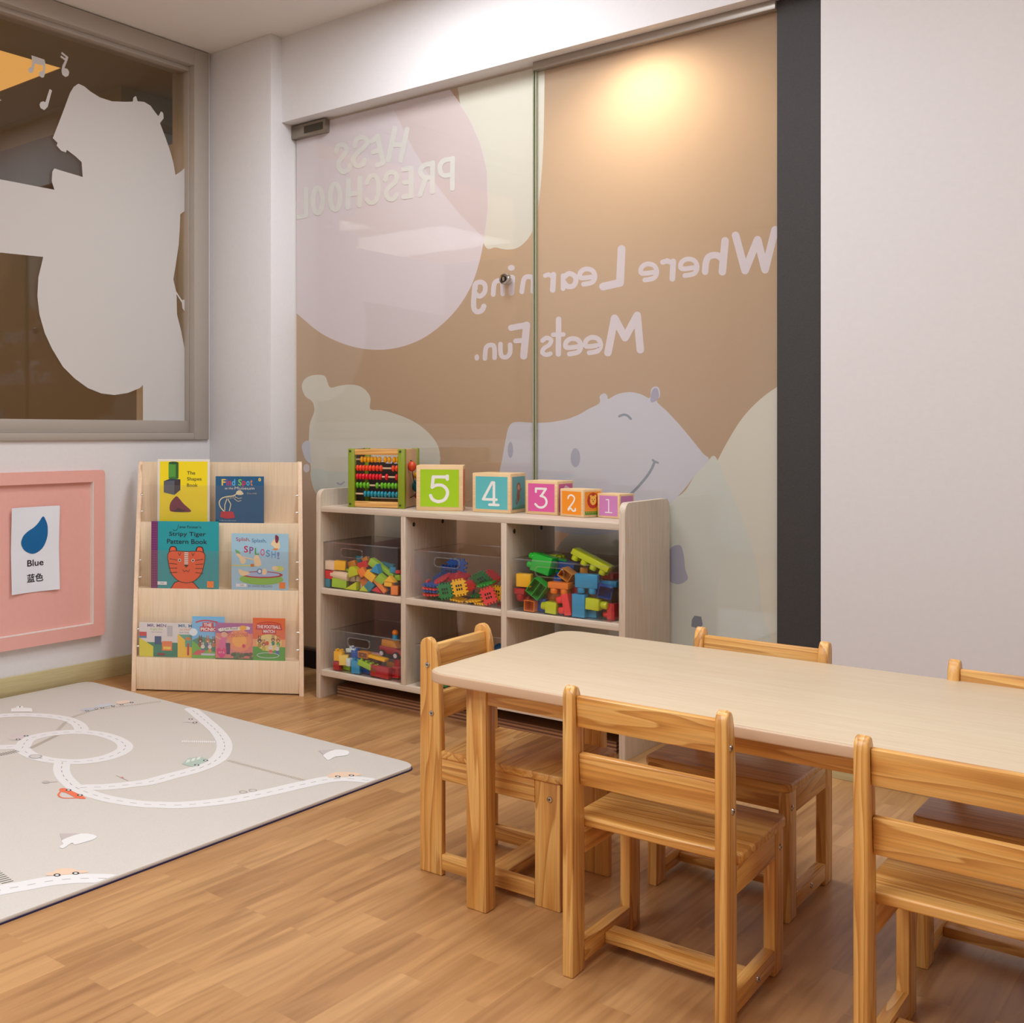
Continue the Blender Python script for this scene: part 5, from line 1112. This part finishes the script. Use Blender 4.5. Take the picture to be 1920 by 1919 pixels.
for ch, u, v, s_, be, col, side, lab in cubes:
    p = at_z(u, v, ZT); a_ = PSI-R(be); o_ = p-V((cos(a_), sin(a_), 0))*s_
    # keep it on the board
    r = tag(empty('number_cube', (o_.x, o_.y, ZT+0.0005), a_), lab, 'number cube', 'nesting number cubes')
    MB().box((0, 0, 0), (s_, s_, s_), wood('cube_', 'x', (240, 208, 160), (234, 198, 146), (222, 182, 128), 25, 1.5, 0.45, 0.35), 0.002).build('cube_body', r)
    mb = MB(); A = Art(lambda c: plain(c, 0.4), 0.00004); A.rect(0, 0, 1, 1, col); num_glyph(A, ch, col); q = s_*0.085; k_ = s_-2*q
    A.emit(mb, lambda x, y, h: V((q+x*k_, -h, q+y*k_)), base=0.0002); mb.build('number_print', r)
    mb = MB(); A = Art(lambda c: plain(c, 0.4), 0.00004); (side or (lambda A: A.rect(0, 0, 1, 1, (236, 120, 60))))(A)
    A.emit(mb, lambda x, y, h: V((s_+h, q+x*k_, q+y*k_)), base=0.0002); mb.build('picture_print', r)

# ================================================================== TABLE
TA = 0.03; TO = V((-1.351, 2.153, 0)); TZ = 0.517
tb = tag(empty('childrens_table', TO, TA), 'long low wooden table with a pale maple top and rounded corners', 'table')
lam = wood('table_top_', 'x', (217, 198, 168), (213, 192, 160), (204, 180, 146), 26, 1.3, 0.42, 0.3)
MB().prism(rr(0.003, 0.003, 1.197, 0.732, 0.053, 8), 'z', TZ-0.006, TZ, lam, 0.0015, segs=2).build('tabletop', tb)
MB().prism(rr(0, 0, 1.2, 0.735, 0.055, 8), 'z', TZ-0.0245, TZ-0.0012, plain((212, 180, 148), 0.4), 0.004, segs=3).build('edge_banding', tb)
for a in (0.083, 1.2-0.083-0.048):
    for c_ in (0.042, 0.735-0.042-0.045): MB().box((a, c_, 0), (a+0.048, c_+0.045, TZ-0.0245), pine('z'), 0.004).build('leg', tb)
for c_ in (0.046, 0.735-0.046-0.02): MB().box((0.131, c_, TZ-0.062), (1.2-0.131, c_+0.02, TZ-0.0245), pine('x'), 0.001).build('apron', tb)
for a in (0.089, 1.2-0.109): MB().box((a, 0.087, TZ-0.062), (a+0.02, 0.735-0.087, TZ-0.0245), pine('y'), 0.001).build('apron', tb)

# ================================================================== CHAIRS
D, W, tp, dp = .3406, .291, .0203, .0577
def make_chair():
    r = empty('childrens_chair', (0, 0, 0))
    f0 = -D/2+dp
    post = [(-D/2, 0), (f0, 0), (f0, 0.25), (-.1145, .34), (-.1165, .40), (-.119, .455), (-.1235, .50), (-.1285, .53), (-.1335, .546), (-.1405, .556), (-.149, .5597), (-.158, .558), (-.1655, .5525), (-.1692, .545), (-D/2, .535)]
    bolt_m = plain((186, 184, 180), 0.2, 1); hole = plain((40, 38, 38), 0.6)
    def bolt(par, sg, y, z):
        x = sg*W/2; MB().cyl((x-sg*0.001, y, z), (x+sg*0.0024, y, z), 0.0068, bolt_m, 20, 0.0058, bev=0.0006).cyl((x+sg*0.0015, y, z), (x+sg*0.0026, y, z), 0.0022, hole, 6).build('bolt', par)
    for sg in (-1, 1):
        a, b_ = sorted((sg*W/2, sg*(W/2-tp)))
        o = MB().prism(post, 'x', a, b_, pine('z'), 0.0035, segs=3).build('back_leg', r)
        bolt(o, sg, -.150, .4946); bolt(o, sg, -.139, .381)
        o = MB().box((a, D/2-dp, 0), (b_, D/2, .2795), pine('z'), 0.003).build('front_leg', r); bolt(o, sg, .147, .243)
        MB().box((a, f0, .228), (b_, D/2-dp, .2795), pine('y'), 0.001).build('side_rail', r)
        o = MB().box((a, f0, .0155), (b_, D/2-dp, .0528), pine('y'), 0.002).build('side_stretcher', r); bolt(o, sg, 0.004, .036)
    i_ = W/2-tp
    tilt = lambda y, z, a: M.Translation((0, y, z)) @ M.Rotation(a, 4, 'X') @ M.Translation((0, -y, -z))
    MB().box((-i_, -.1540, .4815), (i_, -.1360, .5415), pine('x'), 0.003, mx=tilt(-.145, .511, R(5))).build('back_rail', r)
    MB().box((-i_, -.1415, .3670), (i_, -.1235, .4290), pine('x'), 0.003, mx=tilt(-.1325, .398, R(5))).build('back_rail', r)
    MB().prism(rr(-.1505, f0, .1505, D/2+.011, 0.022, 6, (1, 1, 0, 0)), 'z', .2797, .2985, pine('x'), 0.004, segs=3).build('seat', r)
    MB().box((-i_, D/2-0.042, .232), (i_, D/2-0.024, .2797), pine('x'), 0.001).build('front_rail', r)
    MB().box((-i_, -.018, .0215), (i_, .030, .0425), pine('x'), 0.002).build('cross_stretcher', r)
    return r
chair0 = make_chair()
spots = [(-1.2904, 2.4599, -1.5268, 'light pine child chair at the left end of the table, turned sideways to the viewer'),
         (-.8437, 2.2329, .0332, 'light pine child chair seen whole from behind, at the near side of the table'),
         (-.907, 2.7942, 3.1621, 'light pine child chair beyond the table, in front of the black jamb'),
         (-.3595, 2.2335, 0.012, 'light pine child chair cut off by the frame on the near side of the table'),
         (-.3865, 2.7740, 3.155, 'light pine child chair cut off by the frame on the far side of the table')]
for i, (x, y, a_, lab) in enumerate(spots):
    r = chair0 if i == 0 else copy_tree(chair0)
    r.location = (x, y, 0); r.rotation_euler = (0, 0, a_); tag(r, lab, 'chair', 'pine child chairs around the table')
